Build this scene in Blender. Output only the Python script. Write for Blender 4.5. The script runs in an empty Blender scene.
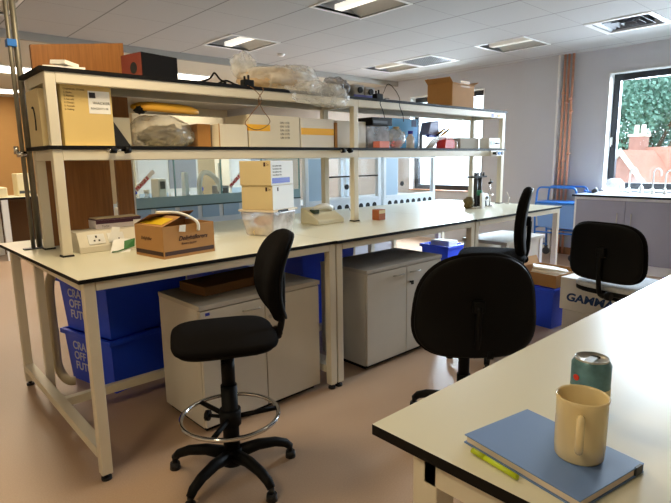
import bpy, bmesh, math, random
from mathutils import Vector, Matrix, noise
random.seed(7)
PI = math.pi
S = bpy.context.scene
COL = S.collection

# ------------------------------------------------------------------ camera
cam_d = bpy.data.cameras.new('camera'); cam = bpy.data.objects.new('camera', cam_d); COL.objects.link(cam)
yaw, pitch, roll = .8348, .1734, -.0148
Fv = Vector((math.cos(yaw)*math.cos(pitch), math.sin(yaw)*math.cos(pitch), -math.sin(pitch)))
Rv = Vector((math.sin(yaw), -math.cos(yaw), 0)); Uv = Rv.cross(Fv)
R2 = math.cos(roll)*Rv + math.sin(roll)*Uv; U2 = -math.sin(roll)*Rv + math.cos(roll)*Uv
cam.matrix_world = Matrix(((R2.x, U2.x, -Fv.x, -.5644), (R2.y, U2.y, -Fv.y, -2.1885), (R2.z, U2.z, -Fv.z, 1.354), (0, 0, 0, 1)))
cam_d.sensor_width = 36; cam_d.lens = 520.8/671*36; cam_d.clip_start = .02; cam_d.clip_end = 200
S.camera = cam

# ------------------------------------------------------------------ world, lights, exposure
S.view_settings.view_transform = 'Standard'; S.view_settings.look = 'None'
S.view_settings.gamma = 1; S.view_settings.use_curve_mapping = False
S.view_settings.exposure = 0.68
w = bpy.data.worlds.new('overcast_sky'); S.world = w; w.use_nodes = True
nt = w.node_tree; bg = nt.nodes['Background']
tc = nt.nodes.new('ShaderNodeTexCoord'); sp = nt.nodes.new('ShaderNodeSeparateXYZ'); cr = nt.nodes.new('ShaderNodeValToRGB')
nt.links.new(tc.outputs['Generated'], sp.inputs[0]); nt.links.new(sp.outputs['Z'], cr.inputs[0]); nt.links.new(cr.outputs[0], bg.inputs['Color'])
cr.color_ramp.elements[0].color = (.62, .72, .80, 1); cr.color_ramp.elements[1].color = (.72, .86, 1, 1)
bg.inputs['Strength'].default_value = 3.2
SKY_WIN = []   # daylight through each window: see window openings below
def area(name, loc, size, sizey, power, color, rot, parent=None, spread=PI):
    l = bpy.data.lights.new(name, 'AREA'); l.shape = 'RECTANGLE'; l.size = size; l.size_y = sizey
    l.energy = power; l.color = color; l.spread = spread
    o = bpy.data.objects.new(name, l); COL.objects.link(o); o.location = loc; o.rotation_euler = rot
    if parent: o.parent = parent
    return o
DAY = (.74, .87, 1.0)
WARM = (1.0, .81, .52)
# daylight entering at the three windows (outside the panes, aimed in)
area('daylight', (7.7, -.25, 2.25), 1.6, 1.7, 430, DAY, (0, PI/2-.42, 0))
area('daylight', (7.7, 3.1, 2.25), 1.6, 1.7, 430, DAY, (0, PI/2-.42, 0))
area('daylight', (7.7, -2.4, 2.25), 1.6, 1.7, 45, DAY, (0, PI/2-.42, 0))
ROOM_LAMP = 14.5      # lit fittings overhead, out of frame
FAR_LAMP = 24.0      # lit fittings in the far part of the room

# ------------------------------------------------------------------ materials
def lin(c):
    c = c/255
    return c/12.92 if c <= .04045 else ((c+.055)/1.055)**2.4
_mats = {}
def M(name, rgb, rough=.5, metal=0., alpha=1., trans=0., emit=None, noise_amt=0., nscale=8., bump=0., coat=0., spec=.5, bscale=60):
    if name in _mats: return _mats[name]
    m = bpy.data.materials.new(name); m.use_nodes = True; t = m.node_tree; p = t.nodes['Principled BSDF']
    c = tuple(lin(v) for v in rgb)+(1,)
    p.inputs['Base Color'].default_value = c; p.inputs['Roughness'].default_value = rough
    p.inputs['Metallic'].default_value = metal; p.inputs['Alpha'].default_value = alpha
    p.inputs['Transmission Weight'].default_value = trans; p.inputs['Specular IOR Level'].default_value = spec
    if coat: p.inputs['Coat Weight'].default_value = coat; p.inputs['Coat Roughness'].default_value = .1
    if emit: p.inputs['Emission Color'].default_value = tuple(emit[:3])+(1,); p.inputs['Emission Strength'].default_value = emit[3]
    co = t.nodes.new('ShaderNodeTexCoord')
    nz = t.nodes.new('ShaderNodeTexNoise'); nz.inputs['Scale'].default_value = nscale; nz.inputs['Detail'].default_value = 4
    t.links.new(co.outputs['Object'], nz.inputs['Vector'])
    amt = noise_amt or .04
    mx = t.nodes.new('ShaderNodeMix'); mx.data_type = 'RGBA'
    mx.inputs['A'].default_value = tuple(v*(1-amt) for v in c[:3])+(1,)
    mx.inputs['B'].default_value = tuple(min(1, v*(1+amt)) for v in c[:3])+(1,)
    t.links.new(nz.outputs['Fac'], mx.inputs['Factor']); t.links.new(mx.outputs['Result'], p.inputs['Base Color'])
    if bump:
        n2 = t.nodes.new('ShaderNodeTexNoise'); n2.inputs['Scale'].default_value = bscale; n2.inputs['Detail'].default_value = 3
        t.links.new(co.outputs['Object'], n2.inputs['Vector'])
        b = t.nodes.new('ShaderNodeBump'); b.inputs['Strength'].default_value = bump; b.inputs['Distance'].default_value = .01
        t.links.new(n2.outputs['Fac'], b.inputs['Height']); t.links.new(b.outputs[0], p.inputs['Normal'])
    _mats[name] = m
    return m
laminate = M('cream_laminate', (222, 217, 192), .30, noise_amt=.03, nscale=2)
edge = M('black_edge', (12, 10, 10), .6, spec=.2)
steel = M('cream_painted_steel', (222, 213, 192), .42)
rubber = M('black_rubber', (15, 14, 14), .6)
cabw = M('grey_white_board', (208, 202, 190), .5)
cabt = M('grey_cabinet_top', (188, 182, 172), .5)
chrome = M('chrome', (200, 200, 200), .12, 1.)
brushed = M('brushed_nickel', (180, 178, 172), .3, 1.)
galv = M('galvanised_steel', (132, 126, 112), .45, .6, noise_amt=.15, nscale=30)
blackf = M('black_upholstery', (16, 14, 14), .95, bump=.35, bscale=420, spec=.08)
blackp = M('black_plastic', (9, 9, 10), .55, spec=.18)
bluep = M('blue_plastic', (34, 78, 235), .42, noise_amt=.08)
bluel = M('pale_blue_plastic', (120, 165, 225), .4)
card = M('cardboard', (176, 128, 74), .85, noise_amt=.08, nscale=14)
cardd = M('dark_cardboard', (122, 84, 46), .9)
cardp = M('pale_cardboard', (216, 196, 150), .85, noise_amt=.05)
cardw = M('white_cardboard', (226, 220, 210), .75)
manila = M('manila_card', (214, 184, 116), .8)
brownt = M('dark_brown_print', (62, 34, 22), .7)
inkblk = M('black_ink', (25, 22, 26), .6)
inkgry = M('grey_ink', (120, 115, 110), .7)
inkblu = M('blue_ink', (38, 52, 168), .5)
gamblu = M('navy_print', (18, 58, 110), .5)
whitep = M('white_plastic', (228, 226, 220), .4)
greyp = M('grey_plastic', (150, 152, 156), .45)
dgrey = M('dark_grey_plastic', (58, 60, 66), .5)
yellowt = M('yellow_tape', (246, 182, 8), .5)
yellowe = M('yellow_envelope', (206, 150, 34), .6, noise_amt=.1, bump=.3, bscale=20)
paper = M('white_paper', (238, 236, 230), .7)
redp = M('red_plastic', (212, 46, 20), .45)
pinkc = M('pink_card', (226, 128, 108), .6)
pinkp = M('pink_film', (240, 130, 150), .5, alpha=.75)
wallm = M('grey_wall_paint', (194, 196, 201), .7, noise_amt=.02)
walln = M('cream_wall_paint', (205, 190, 160), .8)
tan = M('tan_wall_paint', (188, 142, 82), .8)
whitew = M('white_paint', (232, 232, 230), .5)
dframe = M('dark_window_frame', (22, 26, 34), .4)
copper = M('copper_pipe', (230, 172, 142), .4, .35, noise_amt=.2, nscale=20)
teal = M('teal_glass_edge', (120, 168, 172), .25, alpha=.8)
lightb = M('pale_blue_panel', (168, 196, 220), .4)
hoodw = M('enclosure_white', (226, 234, 240), .4)
darkv = M('dark_opening', (8, 8, 12), .8)
purple = M('purple_plastic', (72, 74, 160), .45)
cyanb = M('bright_blue_card', (92, 186, 240), .5)
bluet = M('blue_tube_paint', (46, 124, 215), .35)
redt = M('red_tape_print', (196, 62, 66), .5)
green = M('green_print', (46, 110, 50), .6)
lilac = M('lilac_grey_door', (150, 149, 162), .5)
notebl = M('blue_notebook_cover', (104, 134, 186), .5)
lime = M('lime_highlighter', (190, 210, 30), .35)
mugm = M('cream_glazed_ceramic', (226, 206, 158), .22, coat=.4)
oilskin = M('sill_wood', (150, 100, 60), .5)
brickm = M('brick_wall', (162, 118, 104), .9, noise_amt=.25, nscale=6)
stonem = M('pale_stone', (214, 206, 190), .8)
tilem = M('terracotta_roof', (172, 118, 98), .85, noise_amt=.2, nscale=10)
barkm = M('bark', (86, 72, 56), .9)
leafm = M('green_leaves', (108, 146, 128), .7, noise_amt=.6, nscale=1.6)
aluc = M('can_aluminium', (190, 188, 180), .28, .9)
greyfab = M('pale_grey_patterned_fabric', (180, 184, 190), .8, noise_amt=.3, nscale=60)

def glassy(name, tint, opac, rough=.05):
    m = bpy.data.materials.new(name); m.use_nodes = True; t = m.node_tree
    for n in list(t.nodes): t.nodes.remove(n)
    o = t.nodes.new('ShaderNodeOutputMaterial'); mx = t.nodes.new('ShaderNodeMixShader')
    tr = t.nodes.new('ShaderNodeBsdfTransparent'); gl = t.nodes.new('ShaderNodeBsdfGlossy')
    tr.inputs[0].default_value = tint; gl.inputs['Roughness'].default_value = rough
    fr = t.nodes.new('ShaderNodeLayerWeight'); pw = t.nodes.new('ShaderNodeMath'); pw.operation = 'POWER'; pw.inputs[1].default_value = 5
    t.links.new(fr.outputs['Facing'], pw.inputs[0])
    ad = t.nodes.new('ShaderNodeMath'); ad.operation = 'ADD'; ad.inputs[1].default_value = opac+.035; ad.use_clamp = True
    t.links.new(pw.outputs[0], ad.inputs[0]); t.links.new(ad.outputs[0], mx.inputs[0])
    t.links.new(tr.outputs[0], mx.inputs[1]); t.links.new(gl.outputs[0], mx.inputs[2]); t.links.new(mx.outputs[0], o.inputs[0])
    return m
glass = glassy('clear_glass', (.97, .99, 1, 1), .0)
tealglass = glassy('teal_tinted_glass', (.93, .985, .985, 1), .02)
def film(name, col, opac, rough=.25):
    """thin translucent polythene: transparent mixed with a diffuse/glossy sheet"""
    m = bpy.data.materials.new(name); m.use_nodes = True; t = m.node_tree; p = t.nodes['Principled BSDF']
    p.inputs['Base Color'].default_value = tuple(lin(v) for v in col)+(1,); p.inputs['Roughness'].default_value = rough
    co = t.nodes.new('ShaderNodeTexCoord'); n = t.nodes.new('ShaderNodeTexNoise'); n.inputs['Scale'].default_value = 22; n.inputs['Detail'].default_value = 5
    t.links.new(co.outputs['Object'], n.inputs['Vector'])
    r = t.nodes.new('ShaderNodeMapRange'); r.inputs[1].default_value = .35; r.inputs[2].default_value = .7
    r.inputs[3].default_value = opac*.6; r.inputs[4].default_value = min(1, opac*1.5)
    t.links.new(n.outputs['Fac'], r.inputs[0]); t.links.new(r.outputs[0], p.inputs['Alpha']); n.inputs['Scale'].default_value = 9
    b = t.nodes.new('ShaderNodeBump'); b.inputs['Strength'].default_value = .5; b.inputs['Distance'].default_value = .01
    t.links.new(n.outputs['Fac'], b.inputs['Height']); t.links.new(b.outputs[0], p.inputs['Normal'])
    return m
poly = film('clear_polythene', (236, 232, 224), .42)
polyg = film('grey_polythene', (150, 152, 160), .6)
polyb = film('dark_contents_polythene', (176, 164, 140), .42)
tubf = film('frosted_tub_plastic', (232, 222, 214), .45, .3)

def seam_mat():
    m = bpy.data.materials.new('ceiling_tiles'); m.use_nodes = True; t = m.node_tree; p = t.nodes['Principled BSDF']
    p.inputs['Roughness'].default_value = .85
    g = t.nodes.new('ShaderNodeNewGeometry'); s = t.nodes.new('ShaderNodeSeparateXYZ'); t.links.new(g.outputs['Position'], s.inputs[0])
    def line(out, off, wd):
        a = t.nodes.new('ShaderNodeMath'); a.operation = 'SUBTRACT'; a.inputs[1].default_value = off-6.5; t.links.new(out, a.inputs[0])
        d = t.nodes.new('ShaderNodeMath'); d.operation = 'DIVIDE'; d.inputs[1].default_value = .65; t.links.new(a.outputs[0], d.inputs[0])
        f = t.nodes.new('ShaderNodeMath'); f.operation = 'FRACT'; t.links.new(d.outputs[0], f.inputs[0])
        l = t.nodes.new('ShaderNodeMath'); l.operation = 'LESS_THAN'; l.inputs[1].default_value = wd; t.links.new(f.outputs[0], l.inputs[0])
        return l.outputs[0]
    lx = line(s.outputs['X'], 1.29, .022); ly = line(s.outputs['Y'], .95, .006)
    mxm = t.nodes.new('ShaderNodeMath'); mxm.operation = 'MAXIMUM'; t.links.new(lx, mxm.inputs[0]); t.links.new(ly, mxm.inputs[1])
    n = t.nodes.new('ShaderNodeTexNoise'); n.inputs['Scale'].default_value = 90; t.links.new(g.outputs['Position'], n.inputs['Vector'])
    base = t.nodes.new('ShaderNodeMix'); base.data_type = 'RGBA'
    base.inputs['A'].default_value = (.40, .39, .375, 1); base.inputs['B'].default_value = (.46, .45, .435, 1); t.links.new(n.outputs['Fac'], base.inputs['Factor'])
    mx = t.nodes.new('ShaderNodeMix'); mx.data_type = 'RGBA'; mx.inputs['B'].default_value = (.20, .19, .18, 1)
    t.links.new(base.outputs['Result'], mx.inputs['A']); t.links.new(mxm.outputs[0], mx.inputs['Factor']); t.links.new(mx.outputs['Result'], p.inputs['Base Color'])
    return m
ceilm = seam_mat()
def floor_mat():
    m = bpy.data.materials.new('vinyl_floor'); m.use_nodes = True; t = m.node_tree; p = t.nodes['Principled BSDF']
    g = t.nodes.new('ShaderNodeNewGeometry')
    n = t.nodes.new('ShaderNodeTexNoise'); n.inputs['Scale'].default_value = 1.3; n.inputs['Detail'].default_value = 5; t.links.new(g.outputs['Position'], n.inputs['Vector'])
    v = t.nodes.new('ShaderNodeTexNoise'); v.inputs['Scale'].default_value = 160; t.links.new(g.outputs['Position'], v.inputs['Vector'])
    mx = t.nodes.new('ShaderNodeMix'); mx.data_type = 'RGBA'
    mx.inputs['A'].default_value = (lin(184), lin(154), lin(128), 1); mx.inputs['B'].default_value = (lin(198), lin(168), lin(142), 1)
    t.links.new(n.outputs['Fac'], mx.inputs['Factor'])
    m2 = t.nodes.new('ShaderNodeMix'); m2.data_type = 'RGBA'; m2.blend_type = 'MULTIPLY'; m2.inputs['Factor'].default_value = .25
    t.links.new(mx.outputs['Result'], m2.inputs['A']); t.links.new(v.outputs['Fac'], m2.inputs['B']); t.links.new(m2.outputs['Result'], p.inputs['Base Color'])
    r = t.nodes.new('ShaderNodeMapRange'); r.inputs[3].default_value = .30; r.inputs[4].default_value = .48
    t.links.new(n.outputs['Fac'], r.inputs[0]); t.links.new(r.outputs[0], p.inputs['Roughness'])
    return m
floorm = floor_mat()
def wood_mat():
    m = bpy.data.materials.new('brown_wood_veneer'); m.use_nodes = True; t = m.node_tree; p = t.nodes['Principled BSDF']
    co = t.nodes.new('ShaderNodeTexCoord'); mp = t.nodes.new('ShaderNodeMapping'); mp.inputs['Scale'].default_value = (26, 26, 1.6)
    t.links.new(co.outputs['Object'], mp.inputs[0])
    n = t.nodes.new('ShaderNodeTexNoise'); n.inputs['Scale'].default_value = 3; n.inputs['Detail'].default_value = 6; n.inputs['Distortion'].default_value = .6
    t.links.new(mp.outputs[0], n.inputs['Vector'])
    c = t.nodes.new('ShaderNodeValToRGB'); c.color_ramp.elements[0].position = .3; c.color_ramp.elements[1].position = .7
    c.color_ramp.elements[0].color = (lin(136), lin(86), lin(38), 1); c.color_ramp.elements[1].color = (lin(160), lin(104), lin(50), 1)
    t.links.new(n.outputs['Fac'], c.inputs[0]); t.links.new(c.outputs[0], p.inputs['Base Color']); p.inputs['Roughness'].default_value = .4
    return m
woodm = wood_mat()

# ------------------------------------------------------------------ mesh helpers
class B:
    def __init__(s): s.bm = bmesh.new()
    def _v(s, pts): return [s.bm.verts.new(p) for p in pts]
    def _f(s, vs, mi):
        try:
            f = s.bm.faces.new(vs); f.material_index = mi; return f
        except ValueError: return None
    def box(s, x0, y0, z0, x1, y1, z1, mi=0, top=None):
        v = s._v([(x0,y0,z0),(x1,y0,z0),(x1,y1,z0),(x0,y1,z0),(x0,y0,z1),(x1,y0,z1),(x1,y1,z1),(x0,y1,z1)])
        for k, q in enumerate([(0,3,2,1),(4,5,6,7),(0,1,5,4),(1,2,6,5),(2,3,7,6),(3,0,4,7)]):
            s._f([v[i] for i in q], top if (k == 1 and top is not None) else mi)
        return s
    def hexa(s, p, mi=0):   # 8 points: bottom 4 ccw, top 4 ccw
        v = s._v(p)
        for q in [(0,3,2,1),(4,5,6,7),(0,1,5,4),(1,2,6,5),(2,3,7,6),(3,0,4,7)]: s._f([v[i] for i in q], mi)
        return s
    def prism(s, poly, axis, a, b, mi=0):  # poly: list of 2D; axis: extrusion axis
        def P(u, v, t): return {'X': (t,u,v), 'Y': (u,t,v), 'Z': (u,v,t)}[axis]
        A = s._v([P(u,v,a) for u,v in poly]); Bv = s._v([P(u,v,b) for u,v in poly]); n = len(poly)
        s._f(A[::-1], mi); s._f(Bv, mi)
        for i in range(n): s._f([A[i],A[(i+1)%n],Bv[(i+1)%n],Bv[i]], mi)
        return s
    def cyl(s, p0, p1, r0, r1=None, seg=16, mi=0, caps=True):
        r1 = r0 if r1 is None else r1
        p0 = Vector(p0); p1 = Vector(p1); d = (p1-p0).normalized()
        a = d.orthogonal().normalized(); b = d.cross(a)
        A = s._v([p0+r0*(math.cos(t)*a+math.sin(t)*b) for t in [2*PI*i/seg for i in range(seg)]])
        C = s._v([p1+r1*(math.cos(t)*a+math.sin(t)*b) for t in [2*PI*i/seg for i in range(seg)]])
        if caps: s._f(A[::-1], mi); s._f(C, mi)
        for i in range(seg):
            f = s._f([A[i],A[(i+1)%seg],C[(i+1)%seg],C[i]], mi)
            if f: f.smooth = True
        return s
    def tube(s, pts, r, seg=10, mi=0, closed=False):
        pts = [Vector(p) for p in pts]; n = len(pts); rings = []; up = None
        for i in range(n):
            if closed: d = (pts[(i+1)%n]-pts[i-1]).normalized()
            else: d = (pts[min(i+1,n-1)]-pts[max(i-1,0)]).normalized()
            if up is None: up = d.orthogonal().normalized()
            up = (up-d*up.dot(d)).normalized(); b = d.cross(up)
            rr = r[i] if isinstance(r, (list, tuple)) else r
            rings.append(s._v([pts[i]+rr*(math.cos(t)*up+math.sin(t)*b) for t in [2*PI*k/seg for k in range(seg)]]))
        for i in range(n if closed else n-1):
            A, C = rings[i], rings[(i+1)%n]
            for k in range(seg):
                f = s._f([A[k],A[(k+1)%seg],C[(k+1)%seg],C[k]], mi)
                if f: f.smooth = True
        if not closed: s._f(rings[0][::-1], mi); s._f(rings[-1], mi)
        return s
    def lathe(s, prof, c=(0,0), seg=32, mi=0, mis=None):
        rings = []
        for r, z in prof:
            if r < 1e-6: rings.append([s.bm.verts.new((c[0], c[1], z))])
            else: rings.append(s._v([(c[0]+r*math.cos(2*PI*k/seg), c[1]+r*math.sin(2*PI*k/seg), z) for k in range(seg)]))
        for i in range(len(rings)-1):
            A, C = rings[i], rings[i+1]; m = mis[i] if mis else mi
            for k in range(seg):
                k2 = (k+1)%seg
                q = [A[0],C[k2],C[k]] if len(A) == 1 else ([A[k],A[k2],C[0]] if len(C) == 1 else [A[k],A[k2],C[k2],C[k]])
                f = s._f(q, m)
                if f: f.smooth = True
        return s
    def pad(s, W, H, T, n=3.2, nl=None, taper=0., curve=0., mi=0, seg=48, puff=.012, to=None):
        """upholstered pad: outline in (u,v), thickness along w; to(u,v,w)->xyz"""
        to = to or (lambda u, v, w_: (u, v, w_))
        out = []
        for k in range(seg):
            t = 2*PI*k/seg; c_, s_ = math.cos(t), math.sin(t); m_ = (nl or n) if s_ < 0 else n
            u = W/2*math.copysign(abs(c_)**(2/m_), c_); v = H/2*math.copysign(abs(s_)**(2/m_), s_)
            out.append((u*(1-taper*v/(H/2)), v))
        prof = [(0, 0), (.6, 0), (.92, .0), (.985, T*.18), (1, T*.45), (.985, T*.8), (.94, T), (.75, T+puff*.7), (.4, T+puff), (0, T+puff)]
        rings = []
        for sc, w_ in prof:
            if sc == 0: rings.append([s.bm.verts.new(to(0, 0, w_))])
            else: rings.append(s._v([to(u*sc, v*sc, w_+curve*((u*sc)**2)) for u, v in out]))
        for i in range(len(rings)-1):
            A, C = rings[i], rings[i+1]
            for k in range(seg):
                k2 = (k+1)%seg
                q = [A[0],C[k],C[k2]] if len(A) == 1 else ([A[k],A[k2],C[0]] if len(C) == 1 else [A[k],A[k2],C[k2],C[k]])
                f = s._f(q, mi)
                if f: f.smooth = True
        return s
    def blob(s, cx, cy, cz, rx, ry, rz, amp=.25, freq=3., seed=0, mi=0, sub=4, floor=None, ridge=False):
        r = bmesh.ops.create_icosphere(s.bm, subdivisions=sub, radius=1)
        for v in r['verts']:
            d = v.co.normalized(); k = 1+amp*noise.fractal(d*freq+Vector((seed*7.1, seed*3.3, seed)), 1., 2., 4)+amp*.4*abs(noise.noise(d*freq*3+Vector((seed, 5, 1))))
            if ridge: k = 1+amp*noise.noise(d*freq+Vector((seed*7.1, seed*3.3, seed)))+amp*.55*(.4-abs(noise.noise(d*freq*2.2+Vector((seed, 5, 1)))))*1.6+amp*.3*(.3-abs(noise.noise(d*freq*5+Vector((seed, 2, 8)))))
            v.co = Vector((cx+rx*d.x*k, cy+ry*d.y*k, cz+rz*d.z*k))
            if floor is not None and v.co.z < floor: v.co.z = floor
        for f in r['verts'][0].link_faces: pass
        for v in r['verts']:
            for f in v.link_faces: f.material_index = mi; f.smooth = True
        return s
    def crumple(s, *a, **k):
        a = list(a); kk = dict(k); kk.setdefault('sub', 5)
        n0 = len(s.bm.faces); s.blob(*a, ridge=True, **kk)
        return s
    def build(s, name, mats, parent=None, loc=(0,0,0), rot=(0,0,0), bev=0, sub=0, recalc=True):
        if recalc: bmesh.ops.recalc_face_normals(s.bm, faces=s.bm.faces)
        me = bpy.data.meshes.new(name); s.bm.to_mesh(me); s.bm.free()
        o = bpy.data.objects.new(name, me); COL.objects.link(o)
        for m in (mats if isinstance(mats, (list, tuple)) else [mats]): me.materials.append(m)
        o.location = loc; o.rotation_euler = rot
        if parent: o.parent = parent
        if bev:
            md = o.modifiers.new('bevel', 'BEVEL'); md.width = bev; md.segments = 2; md.limit_method = 'ANGLE'; md.angle_limit = .9
        if sub:
            md = o.modifiers.new('smooth', 'SUBSURF'); md.levels = sub; md.render_levels = sub
        return o
def tag(o, label, cat, group=None, kind=None):
    if label: o['label'] = label
    if cat: o['category'] = cat
    if group: o['group'] = group
    if kind: o['kind'] = kind
    return o
def thing(name, loc, label, cat, rz=0, group=None):
    o = bpy.data.objects.new(name, None); COL.objects.link(o); o.location = loc; o.rotation_euler = (0, 0, rz)
    o.empty_display_size = .05
    return tag(o, label, cat, group)
def struct(o): o['kind'] = 'structure'; return o
def text(s_, size, mat, parent, loc, rot, name='lettering', ext=.0004, align='LEFT', bold=0., shear=0., xs=1.):
    c = bpy.data.curves.new(name, 'FONT'); c.body = s_; c.size = size; c.extrude = ext; c.align_x = align; c.offset = bold; c.shear = shear
    t = bpy.data.objects.new('tmp', c); me = bpy.data.meshes.new_from_object(t)
    bpy.data.objects.remove(t); bpy.data.curves.remove(c)
    me.materials.clear(); me.materials.append(mat)
    o = bpy.data.objects.new(name, me); COL.objects.link(o); o.parent = parent; o.location = loc; o.rotation_euler = rot; o.scale = (xs, 1, 1)
    return o
FR = (PI/2, 0, 0)          # lettering on a face looking to -Y
FL = (PI/2, 0, -PI/2)      # lettering on a face looking to -X
def arc(c, r, a0, a1, n, plane='XZ'):
    o = []
    for i in range(n+1):
        a = a0+(a1-a0)*i/n; u, v = r*math.cos(a), r*math.sin(a)
        o.append({'XZ': (c[0]+u, c[1], c[2]+v), 'YZ': (c[0], c[1]+u, c[2]+v), 'XY': (c[0]+u, c[1]+v, c[2])}[plane])
    return o
def spline(pts, n=8):
    P = [Vector(p) for p in pts]; out = []
    for i in range(len(P)-1):
        a, b, c, d = P[max(i-1,0)], P[i], P[i+1], P[min(i+2,len(P)-1)]
        for k in range(n):
            t = k/n; out.append(.5*((2*b)+(c-a)*t+(2*a-5*b+4*c-d)*t*t+(-a+3*b-3*c+d)*t**3))
    out.append(P[-1]); return out

# ------------------------------------------------------------------ room shell
XW, YB, ZC, FY = 6.70, 4.12, 2.70, 9.9
struct(B().box(-3.2, -4.6, -.1, XW+.2, FY+.2, 0).build('floor', floorm))
fix = {}  # ceiling cells taken by fittings: (i,j) with X=1.29+.65i, Y=.95+.65j
for key in [(2,0),(2,3),(6,0),(6,2),(6,3),(6,-2),(2,-4),(6,-5),(-2,-2),(-5,-4),(-2,3)]: fix[key] = 1
cb = B()
for i in range(-7, 9):
    for j in range(-9, 5):
        if (i, j) in fix: continue
        x0, y0 = 1.29+.65*i, .95+.65*j; x1, y1 = min(x0+.65, XW+.1), min(y0+.65, YB)
        if x0 >= x1 or y0 >= y1: continue
        cb.box(x0, y0, ZC, x1, y1, ZC+.02)
o = cb.build('ceiling', ceilm); struct(o)
struct(B().box(-3.4, -5, ZC+.16, XW+.2, YB+.1, ZC+.2).build('ceiling_void', walln))
struct(B().box(-3.3, YB, 2.62, XW+.1, YB+.05, ZC+.2).build('trim_1', M('bulkhead_paint', (150, 146, 138), .8)))
struct(B().box(-3.3, YB+.05, 2.66, XW+.1, FY+.1, 2.70).build('ceiling_far', M('far_ceiling', (196, 192, 180), .85)))
struct(B().box(-3.3, FY, 0, XW+.1, FY+.1, 2.7).build('wall_far', M('beige_wall', (206, 192, 160), .8)))
struct(B().box(-3.2, FY-.05, 0, 2.9, FY-.001, 2.66).build('wall_far_panelling', tan))
struct(B().box(-3.3, -4.7, 0, -3.2, FY+.1, 2.9).build('wall_left', walln))
struct(B().box(-3.3, -4.7, 0, XW+.1, -4.6, 2.9).build('wall_near', walln))
# window wall: solid pieces round three openings
T0, T1 = XW, XW+.26
wins = [(-1.0, .57, .92, 2.40), (2.38, 3.84, .82, 2.41), (-3.15, -1.65, .92, 2.40)]
wb = B()
ys = [-4.6, -3.15, -1.65, -1.0, .5, 2.38, 3.84, FY]
for a, b in [(-4.6,-3.15),(-1.65,-1.0),(.57,2.38),(3.84,FY)]: wb.box(T0, a, 0, T1, b, 2.9)
for a, b, z0, z1 in wins: wb.box(T0, a, 0, T1, b, z0); wb.box(T0, a, z1, T1, b, 2.9)
struct(wb.build('wall_right', wallm))
struct(B().box(XW-.07, 1.21, 0, XW, 1.755, ZC).build('wall_pier', wallm))
struct(B().box(XW-.085, 1.185, 0, XW, 1.21, ZC).build('trim_2', whitew))
struct(B().box(XW-.015, .63, 0, XW, 1.18, .1).build('baseboard_right', oilskin))
for n, (a, b, z0, z1) in enumerate(wins):
    wo = B()
    X = XW+.13; t = .09
    wo.box(X, a, z1-t, X+.07, b, z1); wo.box(X, a, z0, X+.07, b, z0+t)
    wo.box(X, b-t, z0+t, X+.07, b, z1-t); wo.box(X, a, z0+t, X+.07, a+t, z1-t)
    root = struct(wo.build('window_%d' % (n+1), dframe, bev=.004))
    B().box(X+.03, a+t, z0+t, X+.036, b-t, z1-t).build('pane', glass, root)
    rv = B(); e = .012
    rv.box(XW-.01, b-e, z0, X, b, z1); rv.box(XW-.01, a, z0, X, a+e, z1); rv.box(XW-.01, a+e, z1-e, X, b-e, z1)
    rv.build('reveal', whitew, root)
    B().box(XW-.03, a, z0, X, b, z0+e).build('sill', whitew if n != 1 else oilskin, root)
    h = B().box(X-.012, b-.045, 1.50, X, b-.025, 1.60); h.cyl((X-.012, b-.035, 1.58), (X-.04, b-.035, 1.58), .008); h.box(X-.05, b-.042, 1.48, X-.035, b-.028, 1.59)
    h.build('handle', whitep, root)

# ------------------------------------------------------------------ ceiling fittings
def cell(i, j): return 1.29+.65*i, .95+.65*j
def troffer(i, j, label, lit, group=None):
    x, y = cell(i, j); t = thing('ceiling_light', (x+.325, y+.325, ZC), label, 'ceiling light', group=group)
    f = B()
    for a in [(-.325,-.325,.325,-.30),(-.325,.30,.325,.325),(-.325,-.30,-.30,.30),(.30,-.30,.325,.30)]: f.box(a[0], a[1], -.006, a[2], a[3], .02)
    f.build('frame', whitew, t)
    h = B().box(-.30, -.30, .10, .30, .30, .105)
    h.hexa([(-.305,-.30,0),(-.30,-.30,0),(-.30,.30,0),(-.305,.30,0),(-.305,-.30,.1),(-.30,-.30,.1),(-.30,.30,.1),(-.305,.30,.1)])
    h.box(.30,-.30,0,.305,.30,.1); h.box(-.30,-.305,0,.30,-.30,.1); h.box(-.30,.30,0,.30,.305,.1)
    h.build('housing', greyp, t)
    r = B(); r.hexa([(-.30,-.30,.005),(-.07,-.30,.085),(-.07,.30,.085),(-.30,.30,.005),(-.30,-.30,.009),(-.07,-.30,.089),(-.07,.30,.089),(-.30,.30,.009)])
    r.hexa([(.07,-.30,.085),(.30,-.30,.005),(.30,.30,.005),(.07,.30,.085),(.07,-.30,.089),(.30,-.30,.009),(.30,.30,.009),(.07,.30,.089)])
    r.build('reflector', M('troffer_reflector', (170, 168, 160), .4), t)
    B().box(-.045, -.29, .015, .045, .29, .06).build('diffuser', M('lit_diffuser_%g' % lit, (235, 232, 220), .5, emit=(1, .95, .86, lit)), t)
    return t
lits = .55
troffer(2, 0, 'recessed square ceiling light nearest overhead, cut off by the top of the picture', lits)
troffer(2, 3, 'recessed square ceiling light over the left half of the shelving', lits)
troffer(6, 0, 'recessed square ceiling light in front of the copper pipes', .12)
troffer(6, 3, 'recessed ceiling light just left of the perforated square vent', .06)
for k in [(2,-4),(-2,-2),(6,-5),(-5,-4),(-2,3)]:
    t = troffer(k[0], k[1], 'recessed ceiling light outside the view, beside or behind the camera', 3.0, 'lights behind the camera')
    area('lamp_light', (0, 0, -.02), .5, .5, ROOM_LAMP*{(2,-4): .12, (-5,-4): 1.1, (6,-5): .3}.get(k, 1.15), WARM, (0, 0, 0), t)
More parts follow.
